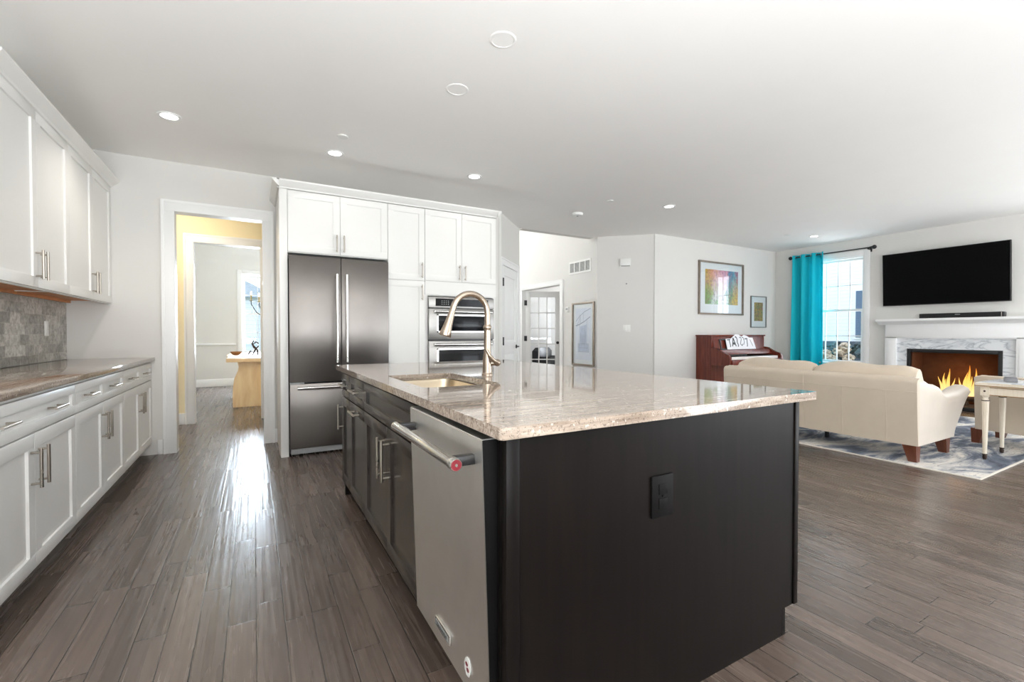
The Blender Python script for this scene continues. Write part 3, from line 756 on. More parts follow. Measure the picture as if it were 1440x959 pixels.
tx = bpy.data.curves.new('lettering', 'FONT'); tx.body = 'KitchenAid'; tx.size = .019; tx.align_x = 'CENTER'; tx.align_y = 'CENTER'; tx.extrude = .0003
to = bpy.data.objects.new('lettering', tx); COL.objects.link(to); to.parent = door; to.location = (.2895, -.0466, .202); to.rotation_euler = (PI/2, 0, 0); tx.materials.append(M['black'])
dg = bpy.context.evaluated_depsgraph_get(); lm = bpy.data.meshes.new_from_object(to.evaluated_get(dg)); mw = to.matrix_basis.copy()
bpy.data.objects.remove(to); to = bpy.data.objects.new('lettering', lm); COL.objects.link(to); to.parent = door; to.matrix_basis = mw
def oval(m, cx, cz, rx, rz, y0, y1, n=28): return m.prism([(cx+rx*math.cos(2*PI*i/n), cz+rz*math.sin(2*PI*i/n)) for i in range(n)], 'y', y0, y1)
oval(MB(), .472, .20, .02, .026, -.0395, -.0372).build('energy_sticker', 'plastic', door)
m = MB(); oval(m, .468, .207, .008, .006, -.0405, -.0394, 14); oval(m, .476, .194, .008, .006, -.0405, -.0394, 14); m.build('sticker_mark', 'red', door)

# counter with the sink cut-out
def rrect(x0, x1, y0, y1, r_, n=6):
    p = []
    for cx, cy, a in ((x1-r_, y1-r_, 0), (x0+r_, y1-r_, PI/2), (x0+r_, y0+r_, PI), (x1-r_, y0+r_, 1.5*PI)):
        for i in range(n+1): t = a+PI/2*i/n; p.append((cx+r_*math.cos(t), cy+r_*math.sin(t)))
    return p
SX0, SX1, SY0, SY1 = .60, .955, 1.775, 2.40
m = MB().ring_plate(rrect(.497, 1.865, .93, 3.39, .012, 4), rrect(SX0, SX1, SY0, SY1, .05), .88, .91)
es = [e for e in m.bm.edges if abs(e.verts[0].co.z-e.verts[1].co.z) < 1e-6 and all((v.co.x < .52 or v.co.x > 1.84 or v.co.y < .95 or v.co.y > 3.37) for v in e.verts) and len(e.link_faces) == 2 and abs(e.link_faces[0].normal.dot(e.link_faces[1].normal)) < .5]
try: bmesh.ops.bevel(m.bm, geom=es, offset=.004, segments=2, affect='EDGES', clamp_overlap=True)
except Exception: pass
tag(m.build('island_countertop', 'granite_x', smooth=30), 'polished taupe granite island countertop with a sink cut-out', 'countertop')
r = thing('sink', 'undermount stainless sink basin set in the granite island counter', 'sink', (0, 0, 0))
R_ = []
for dx, z in ((-.014, .878), (-.014, .876), (.004, .876), (.006, .86), (.012, .74), (.03, .705), (.08, .698)):
    R_.append([(x, y, z) for x, y in rrect(SX0+dx, SX1-dx, SY0+dx, SY1-dx, max(.05-dx*.3, .03))])
m = MB().rings(R_, caps=False); m.bm.faces.new([v for v in m.bm.verts][-28:])
m.build('basin', 'sinksteel', r)
MB().lathe([(.045, .699), (.045, .703), (.03, .702), (.02, .7)], ((SX0+SX1)/2, (SY0+SY1)/2, 0), 24).build('drain', 'chrome', r)
# faucet
FX, FY = 1.085, 2.18
r = thing('faucet', 'brushed nickel gooseneck pull-down kitchen faucet beside the island sink', 'faucet', (FX, FY, .91))
MB().lathe([(.031, 0), (.031, .006), (.027, .010), (.026, .016), (.025, .05), (.024, .085), (.021, .11), (.0195, .13), (.0185, .20), (.019, .235), (.0195, .245), (.022, .249), (.022, .257), (.0195, .262), (.017, .268)], (0, 0, 0), 28).build('body', 'nickel', r)
path = [(0, 0, .265), (0, 0, .33)]
for i in range(1, 17):
    a = PI*i/16*.90; path.append((-.0985*(1-math.cos(a)), 0, .33+.0985*math.sin(a)))
lx, lz = path[-1][0], path[-1][2]; dirx, dirz = -math.sin(.1*PI)*1.0, -math.cos(.1*PI)
path.append((lx+dirx*.03, 0, lz+dirz*.03))
MB().tube(path, .0158, 18).build('spout', 'nickel', r)
p0 = Vector((lx+dirx*.03, 0, lz+dirz*.03)); dd = Vector((dirx, 0, dirz)); 
MB().tube([p0, p0+dd*.01, p0+dd*.03, p0+dd*.07, p0+dd*.10, p0+dd*.125, p0+dd*.13], [.0165, .0172, .0185, .022, .027, .032, .030], 22).build('spray_head', 'nickel', r)
m = MB(); m.cyl((.012, -.007, .062), (.040, -.022, .064), .014); m.ball((.046, -.026, .065), .0195); m.build('handle_hub', 'nickel', r)
MB().tube([(.046, -.030, .066), (.030, -.040, .070), (.010, -.044, .084), (-.008, -.042, .106), (-.020, -.037, .130), (-.024, -.034, .142)], [.012, .012, .0105, .009, .0075, .005], 12).build('lever', 'nickel', r)
# outlet on the island end
r = thing('island_outlet', 'black duplex outlet on the dark island end panel', 'outlet', (1.067, IY0, .642))
MB().box(-.045, .045, -.008, 0, -.063, .063, .003).build('cover_plate', 'matte_black', r)
m = MB()
for z in (-.022, .022): m.box(-.018, .018, -.0105, -.0075, z-.016, z+.016, .004)
m.cyl((0, -.0075, 0), (0, -.0105, 0), .004)
m.build('socket', 'matte_black', r)

# ------------------------------------------------------------------ ceiling fittings
def downlight(label, x, y, power=3):
    r = thing('recessed_downlight', label, 'ceiling light', (x, y, CEIL), 0, 'recessed ceiling lights')
    MB().lathe([(.054, -.001), (.056, -.006), (.073, -.006), (.076, -.001), (.076, 0)], (0, 0, 0), 32).build('trim_ring', 'trim', r)
    MB().lathe([(.0535, -.0005), (.0535, -.0035), (.02, -.0045)], (0, 0, 0), 32).build('lens', 'lens', r)
    l = bpy.data.lights.new('downlight_beam', 'SPOT'); l.energy = power; l.spot_size = math.radians(128); l.spot_blend = .7; l.shadow_soft_size = .03; l.color = (1, .93, .84)
    o = bpy.data.objects.new('downlight_beam', l); COL.objects.link(o); o.parent = r; o.location = (0, 0, -.03)
    return r
downlight('lit recessed downlight above the counter run and doorway', -.535, 4.227, 24)
downlight('lit recessed downlight in front of the refrigerator', .645, 4.354, 1)
downlight('lit recessed downlight in front of the wall ovens', 1.988, 4.292, 1)
downlight('lit recessed downlight near the angled hall wall', 4.606, 4.071)
downlight('lit recessed downlight near the curtained window', 8.107, 4.122)
def cover(label, x, y):
    r = thing('ceiling_cover', label, 'cover plate', (x, y, CEIL), 0, 'round blank ceiling covers')
    MB().lathe([(.060, 0), (.062, -.004), (.070, -.004), (.075, -.0015), (.075, 0)], (0, 0, 0), 40).build('rim', 'ceiling', r)
    MB().lathe([(.0595, -.0003), (.0595, -.002), (.03, -.0022), (.005, -.0022)], (0, 0, 0), 40).build('plate', 'ceiling', r)
cover('round white blank cover plate in the ceiling over the near half of the island', 1.207, 2.231)
cover('round white blank cover plate in the ceiling over the sink end of the island', 1.187, 2.83)
r = thing('smoke_detector', 'white round smoke detector on the ceiling before the hall', 'smoke detector', (3.803, 4.92, CEIL))
MB().lathe([(.075, 0), (.075, -.012), (.066, -.03), (.04, -.036), (.01, -.036)], (0, 0, 0), 32).build('housing', 'plastic', r)
MB().lathe([(.015, -.0355), (.012, -.042), (.003, -.042)], (0, .0, 0), 16).build('test_button', 'grey_plastic', r)
for lb, x, y in (('small white sprinkler cover in the ceiling before the refrigerator', .646, 3.949), ('small white sprinkler cover in the ceiling near the smoke detector', 3.785, 4.252), ('small white sprinkler cover in the ceiling near the living room corner', 7.606, 4.281)):
    o = MB().lathe([(.041, -.012), (.043, -.008), (.04, -.004), (.034, 0)], (0, 0, 0), 24).build('sprinkler_cover', 'plastic'); o.location = (x, y, CEIL); tag(o, lb, 'sprinkler', 'ceiling sprinkler covers')

# ------------------------------------------------------------------ wall devices
def on_foyer(y, z): return (5.02, y, z)
r = thing('return_vent', 'white wall air return grille high on the foyer wall', 'vent', (5.02, 6.72, 2.20), -PI/2)
m = MB(); m.box(0, .61, -.012, 0, 0, .03).box(0, .61, -.012, 0, .195, .225).box(0, .025, -.012, 0, .03, .195).box(.585, .61, -.012, 0, .03, .195)
for i in (1, 2, 3): x = .61*i/4; m.box(x-.01, x+.01, -.012, 0, .03, .195)
m.build('vent_frame', 'plastic', r)
m = MB()
for i in range(11): z = .034+i*.0147; m.prism([(-.008, z), (-.006, z), (-.001, z+.009), (-.003, z+.009)], 'x', .025, .585)
m.build('louvre', 'grey_plastic', r)
r = thing('thermostat', 'small white thermostat on the foyer wall beside the framed drawing', 'thermostat', (5.02, 6.78, 1.57), -PI/2)
MB().box(-.05, .05, -.02, 0, -.05, .05, .006).build('housing', 'plastic', r); MB().box(-.03, .03, -.022, -.019, -.01, .03).build('display', 'grey_plastic', r)
def on_ang(s_): return (5.69+(5.02-5.69)*s_/AL, 5.30+.65*s_/AL)
x, y = on_ang(.475); nrm = ang+PI
r = thing('door_chime', 'white boxy door chime high on the angled wall', 'chime', (x, y, 2.31), nrm)
MB().box(-.085, .085, -.045, 0, -.06, .06, .008).build('cover', 'plastic', r)
MB().box(-.07, .07, -.038, -.002, -.068, -.06).build('sounder_base', 'grey_plastic', r)
x, y = on_ang(.46)
o = MB().lathe([(.012, 0), (.012, -.01), (.004, -.014)], (0, 0, 0), 16, 'y').build('wall_sensor', 'grey_plastic'); o.location = (x, y, 1.955); o.rotation_euler = (0, 0, nrm); tag(o, 'tiny grey sensor dot on the angled wall under the chime', 'sensor')
x, y = on_ang(.45)
r = thing('light_switch', 'white double light switch plate on the angled wall', 'light switch', (x, y, 1.215), nrm)
MB().box(-.058, .058, -.006, 0, -.06, .06, .002).build('cover_plate', 'plastic', r)
for k in (-.024, .024): MB().box(k-.016, k+.016, -.01, -.005, -.034, .034, .002).build('rocker', 'plastic', r)

# ------------------------------------------------------------------ pictures
def picture(name, label, loc, rotz, w_, h_, fw, fd, matw, art, frame, mat_b=None):
    r = thing(name, label, 'picture', loc, rotz)
    m = MB(); m.box(0, fw, -fd, 0, 0, h_, .002).box(w_-fw, w_, -fd, 0, 0, h_, .002).box(fw, w_-fw, -fd, 0, 0, fw, .002).box(fw, w_-fw, -fd, 0, h_-fw, h_, .002)
    m.build('picture_frame', frame, r)
    MB().box(fw, w_-fw, -.008, -.001, fw, h_-fw).build('mat_board', 'mat', r)
    a, b, c, d_ = matw
    MB().box(a, w_-b, -.0095, -.0075, c, h_-d_).build('artwork', art, r)
    MB().box(fw, w_-fw, -.0135, -.0115, fw, h_-fw).build('glazing', 'glass', r)
    return r
picture('framed_print', 'large framed colourful abstract print on the wall above the piano', (6.72, YW, 1.47), 0, 1.245, .94, .028, .035, (.18, .145, .185, .14), 'art_bright', 'frame_silver')
picture('framed_print', 'small framed abstract print on the wall near the corner beside the large print', (8.21, YW, 1.248), 0, .492, .602, .014, .025, (.115, .105, .125, .12), 'art_dark', 'frame_grey')
r = picture('framed_drawing', 'tall silver-framed pencil drawing on the foyer wall below the vent', (5.02, 6.62, .572), -PI/2, .612, 1.105, .03, .03, (.09, .09, .1, .1), 'sketch', 'frame_silver')
m = MB()
def stroke(m, pts, w_=.006, y=-.0105):
    for (x0, z0), (x1, z1) in zip(pts, pts[1:]):
        dx, dz = x1-x0, z1-z0; L = math.hypot(dx, dz) or 1; nx, nz = -dz/L*w_/2, dx/L*w_/2
        m.prism([(x0+nx, z0+nz), (x0-nx, z0-nz), (x1-nx, z1-nz), (x1+nx, z1+nz)], 'y', y, y+.0008)
for p, w_ in (([(.10, .70), (.20, .72), (.34, .77), (.50, .85)], .016), ([(.11, .78), (.20, .86), (.34, .94), (.51, .99)], .010), ([(.13, .68), (.22, .85)], .007), ([(.21, .25), (.21, .90)], .005), ([(.41, .25), (.41, .80)], .005),
              ([(.27, .32), (.27, .70)], .004), ([(.35, .32), (.35, .70)], .004), ([(.27, .60), (.31, .66), (.35, .60)], .004), ([(.17, .24), (.46, .24)], .008), ([(.27, .50), (.35, .50)], .004), ([(.24, .74), (.24, .88)], .005), ([(.31, .78), (.31, .92)], .005),
              ([(.29, .36), (.29, .48)], .008), ([(.33, .36), (.33, .48)], .008), ([(.24, .42), (.24, .58)], .005), ([(.38, .40), (.38, .60)], .005), ([(.17, .24), (.17, .38), (.46, .38), (.46, .24)], .006), ([(.20, .31), (.44, .31)], .006)):
    stroke(m, p, w_)
m.build('pencil_lines', 'pencil', r)
MB().prism([(.18, .25), (.45, .25), (.45, .37), (.40, .38), (.40, .72), (.22, .68), (.22, .38), (.18, .37)], 'y', -.0100, -.0095).build('wash_area', 'wash', r)

# ------------------------------------------------------------------ living room: rug, sofa, chair, table
r = thing('area_rug', 'abstract blue-grey and cream rug under the leather sofa', 'rug', (0, 0, 0))
MB().box(4.875, 8.35, 1.265, 4.30, .0, .011).build('pile', 'rug', r)
MB().box(4.86, 4.8745, 1.25, 4.315, 0, .012, .003).box(8.3505, 8.365, 1.25, 4.315, 0, .012, .003).box(4.8745, 8.3505, 1.25, 1.2645, 0, .012, .003).box(4.8745, 8.3505, 4.3005, 4.315, 0, .012, .003).build('binding', 'rug_edge', r)
RZ = .012
def bezr(v, pts):
    """piecewise-linear lookup with smoothstep"""
    for (a, x), (b, y) in zip(pts, pts[1:]):
        if v <= b:
            t = (v-a)/(b-a); t = t*t*(3-2*t); return x+(y-x)*t
    return pts[-1][1]
def arm_mesh(side, L, D0, zb_, hz, flare, th, zback):
    """swooping leather arm; side -1 at y=0, +1 at y=L. x 0..D"""
    m = MB(); NS = 22; rings = []
    for i in range(NS+1):
        s_ = i/NS
        top = bezr(s_, [(0, zback*.955), (.28, zback*.84), (.58, zback*.70), (.82, zback*.71), (1.0, zback*.76)])
        ring = []
        nz = 8
        fl = flare*bezr(s_, [(0, 0), (.4, .45), (1, 1)])
        prof = [(zb_+(top-zb_)*k/nz, 0) for k in range(nz+1)]
        t_ = th*bezr(s_, [(0, .75), (.5, 1.0), (1, 1.15)])
        outer = []
        for z, _ in prof:
            q = (z-zb_)/(zback-zb_)
            xx = .05+s_*(bezr(q, [(0, D0*.74), (.45, D0*.86), (.9, D0*1.0), (1.2, D0)])-.05)
            outer.append((xx, fl*q*q*1.3, z))
        inner = [(x, y-t_, z) for x, y, z in outer]
        # rounded top
        xt, yt, zt = outer[-1]
        arc = [(xt, yt-t_/2+t_/2*math.cos(a), zt+.38*t_*math.sin(a)) for a in (PI*.2, PI*.4, PI*.6, PI*.8)]
        ring = outer+arc+list(reversed(inner))
        ring = [(x, (-y if side < 0 else L+y), z) for x, y, z in ring]
        rings.append(ring)
    m.rings(rings); return m
def pillow(m, x0, x1, y0, y1, z0, z1, bev=.05):
    return m.box(x0, x1, y0, y1, z0, z1, bev, 4)
def leather_seat(name, label, cat, loc, rotz, L, ncush, D=1.12, zback=.735, cush_top=.835, legs_in=.02, centre=True, cush=True):
    r = thing(name, label, cat, loc, rotz)
    zb_ = .145
    # outer back: slightly curved shell
    m = MB(); rings = []
    N = 14
    for k in range(N+1):
        y = .0+L*k/N; e = abs(2*k/N-1); bow = .03*(1-e**2)
        P_ = []
        prof = [(.035, zb_), (.022, .3), (.01, .45), (.0, .60), (-.004, .69), (.0, zback-.02), (.015, zback), (.05, zback+.008), (.10, zback-.0), (.13, zback-.03), (.19, .42), (.2, zb_)]
        for x, z in prof:
            rr = 0
            if k in (0, N): rr = .0
            P_.append((x-bow*.5+rr, y, z+(.0 if k not in (0, N) else (-.012 if z > zback-.03 else 0))))
        rings.append(P_)
    m.rings(rings); back = m.build('back_shell', 'leather', r, 50)
    m = MB(); x_ = -.0145
    def seam(pts): m.tube(pts, .0035, 6)
    def xb(y, z):
        e = abs(2*y/L-1); b_ = .015*(1-e**2)
        t = [(zb_, .035), (.3, .022), (.45, .01), (.60, .0), (.69, -.004)]
        for (a, p), (b, q) in zip(t, t[1:]):
            if z <= b: return p+(q-p)*(z-a)/(b-a)-b_
        return -.004-b_
    seam([(xb(L*i/20, .615)+.0008, L*i/20, .615) for i in range(21)])
    for f in ((.12, .31, .5, .69, .88) if L > 1.2 else (.25, .75)):
        seam([(xb(L*f, z)+.0008, L*f, z) for z in (.16, .3, .45, .61)])
    seam([(xb(L*.5, z)+.0008, L*.5, z) for z in (.615, .69)])
    m.build('seam', 'leather', back)
    MB().box(.195, D*.66, .10, L-.10, zb_, .30, .03, 3).build('seat_base', 'leather', r)
    arm_mesh(-1, L, D, zb_, 0, .075, .15, zback).build('armrest', 'leather_lit', r, 60); arm_mesh(1, L, D, zb_, 0, .075, .15, zback).build('armrest', 'leather_lit', r, 60)
    wc = (L-.26)/ncush
    for i in range(ncush):
        y0 = .13+wc*i
        pillow(MB(), .30, D*.74, y0+.004, y0+wc-.004, .303, .455, .05).build('seat_cushion', 'leather', r)
        if cush:
            m = MB(); NB = 16; rings = []
            ya, yb_ = (.06+(L-.12)/ncush*i), (.06+(L-.12)/ncush*(i+1))
            for k in range(NB+1):
                t = k/NB; y = ya+.003+(yb_-ya-.006)*t; e = (abs(2*t-1))**5
                zt = cush_top+.012*math.cos(2*PI*t*1.5)-.05*e; xa, xz = .135+.02*e, .34-.04*e
                rings.append([(xa+.06, y, .46), (xa+.005, y, .60), (xa, y, .72), (xa+.015, y, zt-.04), (xa+.05, y, zt-.005), (xa+.09, y, zt), (xz-.03, y, zt-.02), (xz, y, zt-.07), (xz+.06, y, .62), (xz+.08, y, .49)])
            m.rings(rings).build('back_cushion', 'leather', r, 60)
    def leg(x, y, sx, sy):
        w0, w1 = .05, .03
        return MB().rings([[(x+sx*.03-w1, y+sy*.02-w1, 0), (x+sx*.03+w1, y+sy*.02-w1, 0), (x+sx*.03+w1, y+sy*.02+w1, 0), (x+sx*.03-w1, y+sy*.02+w1, 0)], [(x-w0, y-w0, zb_+.004), (x+w0, y-w0, zb_+.004), (x+w0, y+w0, zb_+.004), (x-w0, y+w0, zb_+.004)]])
    leg(.085, legs_in+.045, 0, -1).build('leg', 'legwood', r, 0); leg(.085, L-legs_in-.045, 0, 1).build('leg', 'legwood', r, 0)
    leg(D*.66, legs_in+.045, 0, -1).build('leg', 'legwood', r, 0); leg(D*.66, L-legs_in-.045, 0, 1).build('leg', 'legwood', r, 0)
    if centre: MB().cyl((.46, L/2, 0), (.46, L/2, zb_+.01), .02, .026, 12).build('support_leg', 'black', r)
    return r
leather_seat('loveseat', 'cream leather loveseat on the rug with its back to the kitchen', 'sofa', (4.93, 1.67, RZ), 0, 1.84, 2)
leather_seat('armchair', 'cream leather armchair on the rug behind the small antique table', 'armchair', (6.30, .87, RZ), -.10, .84, 1, D=.9, zback=.69, centre=False, cush=False, legs_in=-.03)
# antique side table
r = thing('side_table', 'antique cream side table with grey marble top and slender fluted legs', 'table', (5.60, .88, RZ))
TX, TY = .56, .61; zt = .685
MB().box(.012, TX-.012, .012, TY-.012, zt-.016, zt+.004, .004).build('marble_top', 'marble', r)
m = MB(); m.box(0, TX, 0, TY, zt-.036, zt-.016, .004); m.box(.0, .012, 0, TY, zt-.016, zt).box(TX-.012, TX, 0, TY, zt-.016, zt).box(.012, TX-.012, 0, .012, zt-.016, zt).box(.012, TX-.012, TY-.012, TY, zt-.016, zt)
m.build('top_edge', 'cream_wood', r)
MB().box(-.004, TX+.004, -.004, TY+.004, zt-.030, zt-.024).build('edge_bead', 'gilt', r)
m = MB(); a0 = zt-.105
m.box(.04, TX-.04, .03, .045, a0, zt-.037).box(.04, TX-.04, TY-.045, TY-.03, a0, zt-.037).box(.03, .045, .04, TY-.04, a0, zt-.037).box(TX-.045, TX-.03, .04, TY-.04, a0, zt-.037)
ap = m.build('apron', 'cream_wood', r)
m = MB(); m.box(.028, TX-.028, .028, TY-.028, a0-.006, a0).box(.028, TX-.028, .028, TY-.028, zt-.044, zt-.038); m.build('gilt_bead', 'gilt', ap)
for lx_, ly_ in ((.055, .055), (TX-.055, .055), (.055, TY-.055), (TX-.055, TY-.055)):
    m = MB(); m.box(lx_-.03, lx_+.03, ly_-.03, ly_+.03, a0-.012, zt-.037, .003)
    prof = [(.026, a0-.012), (.018, a0-.025), (.018, a0-.04), (.027, a0-.055), (.024, a0-.065), (.0235, a0-.08)]
    for k in range(1, 9): prof.append((.0235-.0095*k/8, a0-.08-(a0-.08-.05)*k/8))
    R_ = []
    for rad, z in prof:
        R_.append([(lx_+(rad*(1-.10*(j % 2)))*math.cos(2*PI*j/20), ly_+(rad*(1-.10*(j % 2)))*math.sin(2*PI*j/20), z) for j in range(20)])
    m.rings(R_); lg = m.build('leg', 'cream_wood', r, 50)
    MB().lathe([(.014, .05), (.018, .046), (.018, .04), (.014, .036), (.017, .024), (.0125, 0)], (lx_, ly_, 0), 16).build('foot_cap', 'bronze', lg)
    MB().lathe([(.0275, a0-.051), (.0285, a0-.055), (.0275, a0-.059)], (lx_, ly_, 0), 20).build('collar', 'bronze', lg)
m = MB()
m.ball((.024, TY-.055, zt-.075), .008, (.6, 1, 1)); m.build('rosette', 'bronze', r)
r = thing('remote_box', 'small grey box lying on the antique side table top', 'box', (5.86, 1.33, RZ+zt+.0045), .3)
MB().box(-.065, .065, -.04, .04, 0, .034, .006).build('case', 'slate', r); MB().box(-.06, .06, -.036, .036, .034, .042, .003).build('lid', 'slate', r)

# ------------------------------------------------------------------ fireplace
r = thing('fireplace', 'white mantel fireplace with veined marble surround and lit firebox', 'fireplace', (XR, 2.6425, 0), -PI/2)
# local x toward -y (to the right seen from the room), local -y into the room
HX = .805
for s_ in (-1, 1):
    m = MB()
    a, b = sorted((s_*.66, s_*HX)); m.box(a, b, -.10, -.002, 0, 1.06, .003)
    a, b = sorted((s_*.645, s_*(HX+.015))); m.box(a, b, -.115, -.002, 0, .16, .004)
    a, b = sorted((s_*.69, s_*(HX-.03))); m.box(a, b, -.107, -.10, .22, 1.0, .003)
    m.build('pilaster', 'trim', r)
MB().box(-HX, HX, -.10, -.002, 1.075, 1.27, .003).box(-.66, .66, -.09, -.002, 1.06, 1.075).build('frieze', 'trim', r)
prof = [(-.002, 1.27), (-.105, 1.27), (-.11, 1.283), (-.135, 1.29), (-.165, 1.305), (-.19, 1.318), (-.215, 1.322), (-.222, 1.33), (-.222, 1.362), (-.002, 1.362)]
MB().prism(prof, 'x', -HX-.085, HX+.085, .002).build('mantel_shelf', 'trim', r)
m = MB(); m.box(-.66, -.53, -.06, -.002, .0, 1.06).box(.53, .66, -.06, -.002, 0, 1.06).box(-.53, .53, -.06, -.002, .895, 1.06); m.build('marble_surround', 'marble', r)
m = MB(); m.box(-.53, -.485, -.066, -.002, .03, .895, .003).box(.485, .53, -.066, -.002, .03, .895, .003).box(-.485, .485, -.066, -.002, .84, .895, .003).box(-.53, .53, -.066, -.002, 0, .06, .003)
m.build('firebox_frame', 'black', r)
m = MB(); m.box(-.52, .52, .44, .46, .03, .89).box(-.52, -.50, 0, .44, .03, .89).box(.50, .52, 0, .44, .03, .89).box(-.50, .50, 0, .44, .87, .89).box(-.50, .50, 0, .44, .03, .05)
m.build('firebox_lining', 'firebrick', r)
m = MB()
for i in range(7):
    x = -.33+i*.11+rnd.uniform(-.02, .02); y = .17+rnd.uniform(0, .14); a = rnd.uniform(-.5, .5)
    m.tube([(x-.14*math.cos(a), y-.14*math.sin(a), .10+.03*(i % 3)), (x, y, .115+.035*(i % 3)), (x+.14*math.cos(a), y+.14*math.sin(a), .105+.03*(i % 3))], [.03, .037, .03], 10)
m.box(-.40, .40, .12, .32, .05, .075, .004)
m.build('log', 'log', r)
def m_flame():
    t = NT('gas_flame'); s = t.n('ShaderNodeSeparateXYZ'); t.l(t.n('ShaderNodeTexCoord').outputs['Object'], s.inputs[0])
    f = t.math('DIVIDE', t.math('SUBTRACT', s.outputs[2], .2), .55)
    c = t.ramp(f, [(0, lin((255, 214, 150))), (.45, lin((255, 196, 90))), (.8, lin((255, 140, 40))), (1, lin((230, 90, 20)))])
    e = t.n('ShaderNodeEmission'); t.l(c, e.inputs[0]); e.inputs[1].default_value = 1.35
    tr = t.n('ShaderNodeBsdfTransparent'); lw = t.n('ShaderNodeLayerWeight'); lw.inputs[0].default_value = .35
    mx = t.n('ShaderNodeMixShader'); t.l(t.math('MULTIPLY_ADD', lw.outputs['Facing'], .75, .12), mx.inputs[0]); t.l(e.outputs[0], mx.inputs[1]); t.l(tr.outputs[0], mx.inputs[2]); t.l(mx.outputs[0], t.out.inputs[0])
    t.t.nodes.remove(t.b); return t.m
M['flame'] = m_flame()
def flame(m, x, y, z, h, w_, lean):
    R_ = []
    for k in range(9):
        t = k/8; rad = w_*(1-t)**.8*(.55+1.5*t*(1-t)+.25) if k < 8 else .001
        cx = x+lean*t*t+.018*math.sin(4*t+x*30); R_.append([(cx+rad*math.cos(2*PI*j/10), y+.5*rad*math.sin(2*PI*j/10), z+h*t) for j in range(10)])
    m.rings(R_)
for cx, spec in ((-.13, [(-.065, .27, .026, -.02), (-.03, .33, .028, .02), (.0, .24, .024, -.01), (.035, .40, .03, -.015), (.06, .26, .022, .02)]), (.135, [(-.09, .27, .024, -.02), (-.05, .36, .03, .02), (-.01, .46, .034, -.015), (.035, .42, .03, .02), (.075, .30, .026, .03), (.0, .3, .03, 0)])):
    for dx, h, w_, ln in spec:
        m = MB(); flame(m, cx+dx, .20, .20, h, w_, ln); m.build('flame', 'flame', r, 60)
l = bpy.data.lights.new('fire_glow', 'POINT'); l.energy = 2.6; l.color = (1, .45, .12); l.shadow_soft_size = .12
o = bpy.data.objects.new('fire_glow', l); COL.objects.link(o); o.parent = r; o.location = (0, .14, .48)
# television and sound bar
r = thing('television', 'large black flat television on the wall above the mantel', 'television', (XR, 2.765, 1.995), -PI/2)
tilt = math.radians(3)
def tb(m, x0, x1, y0, y1, z0, z1, bev=0):
    m.box(x0, x1, y0, y1, z0, z1, bev)
    return m
mt = Matrix.Rotation(tilt, 4, 'X')
o = MB().box(-.725, .725, -.10, -.06, -.415, .415, .006).build('casing', 'black', r); o.matrix_local = mt
o = MB().box(-.715, .715, -.103, -.0995, -.40, .407).build('screen', 'screen', r); o.matrix_local = mt
MB().box(-.25, .25, -.062, -.001, -.2, .2, .004).build('wall_bracket', 'black', r)
r = thing('sound_bar', 'long slim black sound bar lying on the mantel shelf', 'speaker', (XR-.15, 2.53, 1.3625), -PI/2)
MB().box(-.455, .455, -.04, .05, 0, .07, .008).build('casing', 'black', r)
MB().box(-.42, .42, -.043, -.039, .006, .064).build('speaker_grille', 'dark', r)
MB().box(-.045, .01, -.0445, -.0425, .042, .052).build('badge', 'grey_plastic', r)
MB().box(.425, .43, -.043, -.039, .004, .066).build('end_trim', 'chrome', r)
# curtain and rod
RX = XR-.10
r = thing('curtain_rod', 'black curtain rod with ball finials above the living room window', 'curtain rod', (RX, 4.285, 2.565), 0)
MB().cyl((0, -.64, 0), (0, .64, 0), .011).build('rod', 'black', r)
for s_ in (-1, 1):
    m = MB(); m.ball((0, s_*.675, 0), .034); m.cyl((0, s_*.63, 0), (0, s_*.65, 0), .018); m.build('finial', 'black', r)
    m = MB(); m.box(-.006, .10, s_*.59-.008, s_*.59+.008, -.03, -.014).box(.088, .0995, s_*.59-.018, s_*.59+.018, -.06, .03, .003).cyl((0, s_*.59, -.016), (0, s_*.59, .0), .014); m.build('bracket', 'black', r)
r = thing('curtain', 'bright teal grommet curtain hanging to the floor at the window side', 'curtain', (RX, 4.36, 0))
m = MB(); NS, NZ = 60, 8
th = .004
def cpt(t, z, off):
    spread = 1+.04*(1-z/2.6); y = .27+(t-.5)*.54*spread
    x = -.058*math.cos(2*PI*3.0*t)*(.85+.25*(1-z/2.6))+.006*math.sin(9*t+z*2)
    return (x+off, y, z)
rows = []
for k in range(NZ+1):
    z = .02+(2.605-.02)*k/NZ
    rows.append([cpt(i/NS, z, -th) for i in range(NS+1)]+[cpt(i/NS, z, th) for i in range(NS, -1, -1)])
m.rings(rows); m.build('fabric', 'teal', r, 70)
for i in range(6):
    t = (i+.5)/6; cx, cy, cz = cpt(t, 2.565, 0)
    m = MB(); m.tube([(cx+.0, cy+.007*math.cos(0), cz)]*1+[], .003) if False else None
    # ring normal lies along the fabric normal, roughly the rod direction
    pts = [(.026*math.cos(2*PI*j/18)+cx*.35, cy, 2.565+.026*math.sin(2*PI*j/18)) for j in range(18)]
    MB().tube(pts, .005, 8, False, True).build('grommet', 'chrome', r)

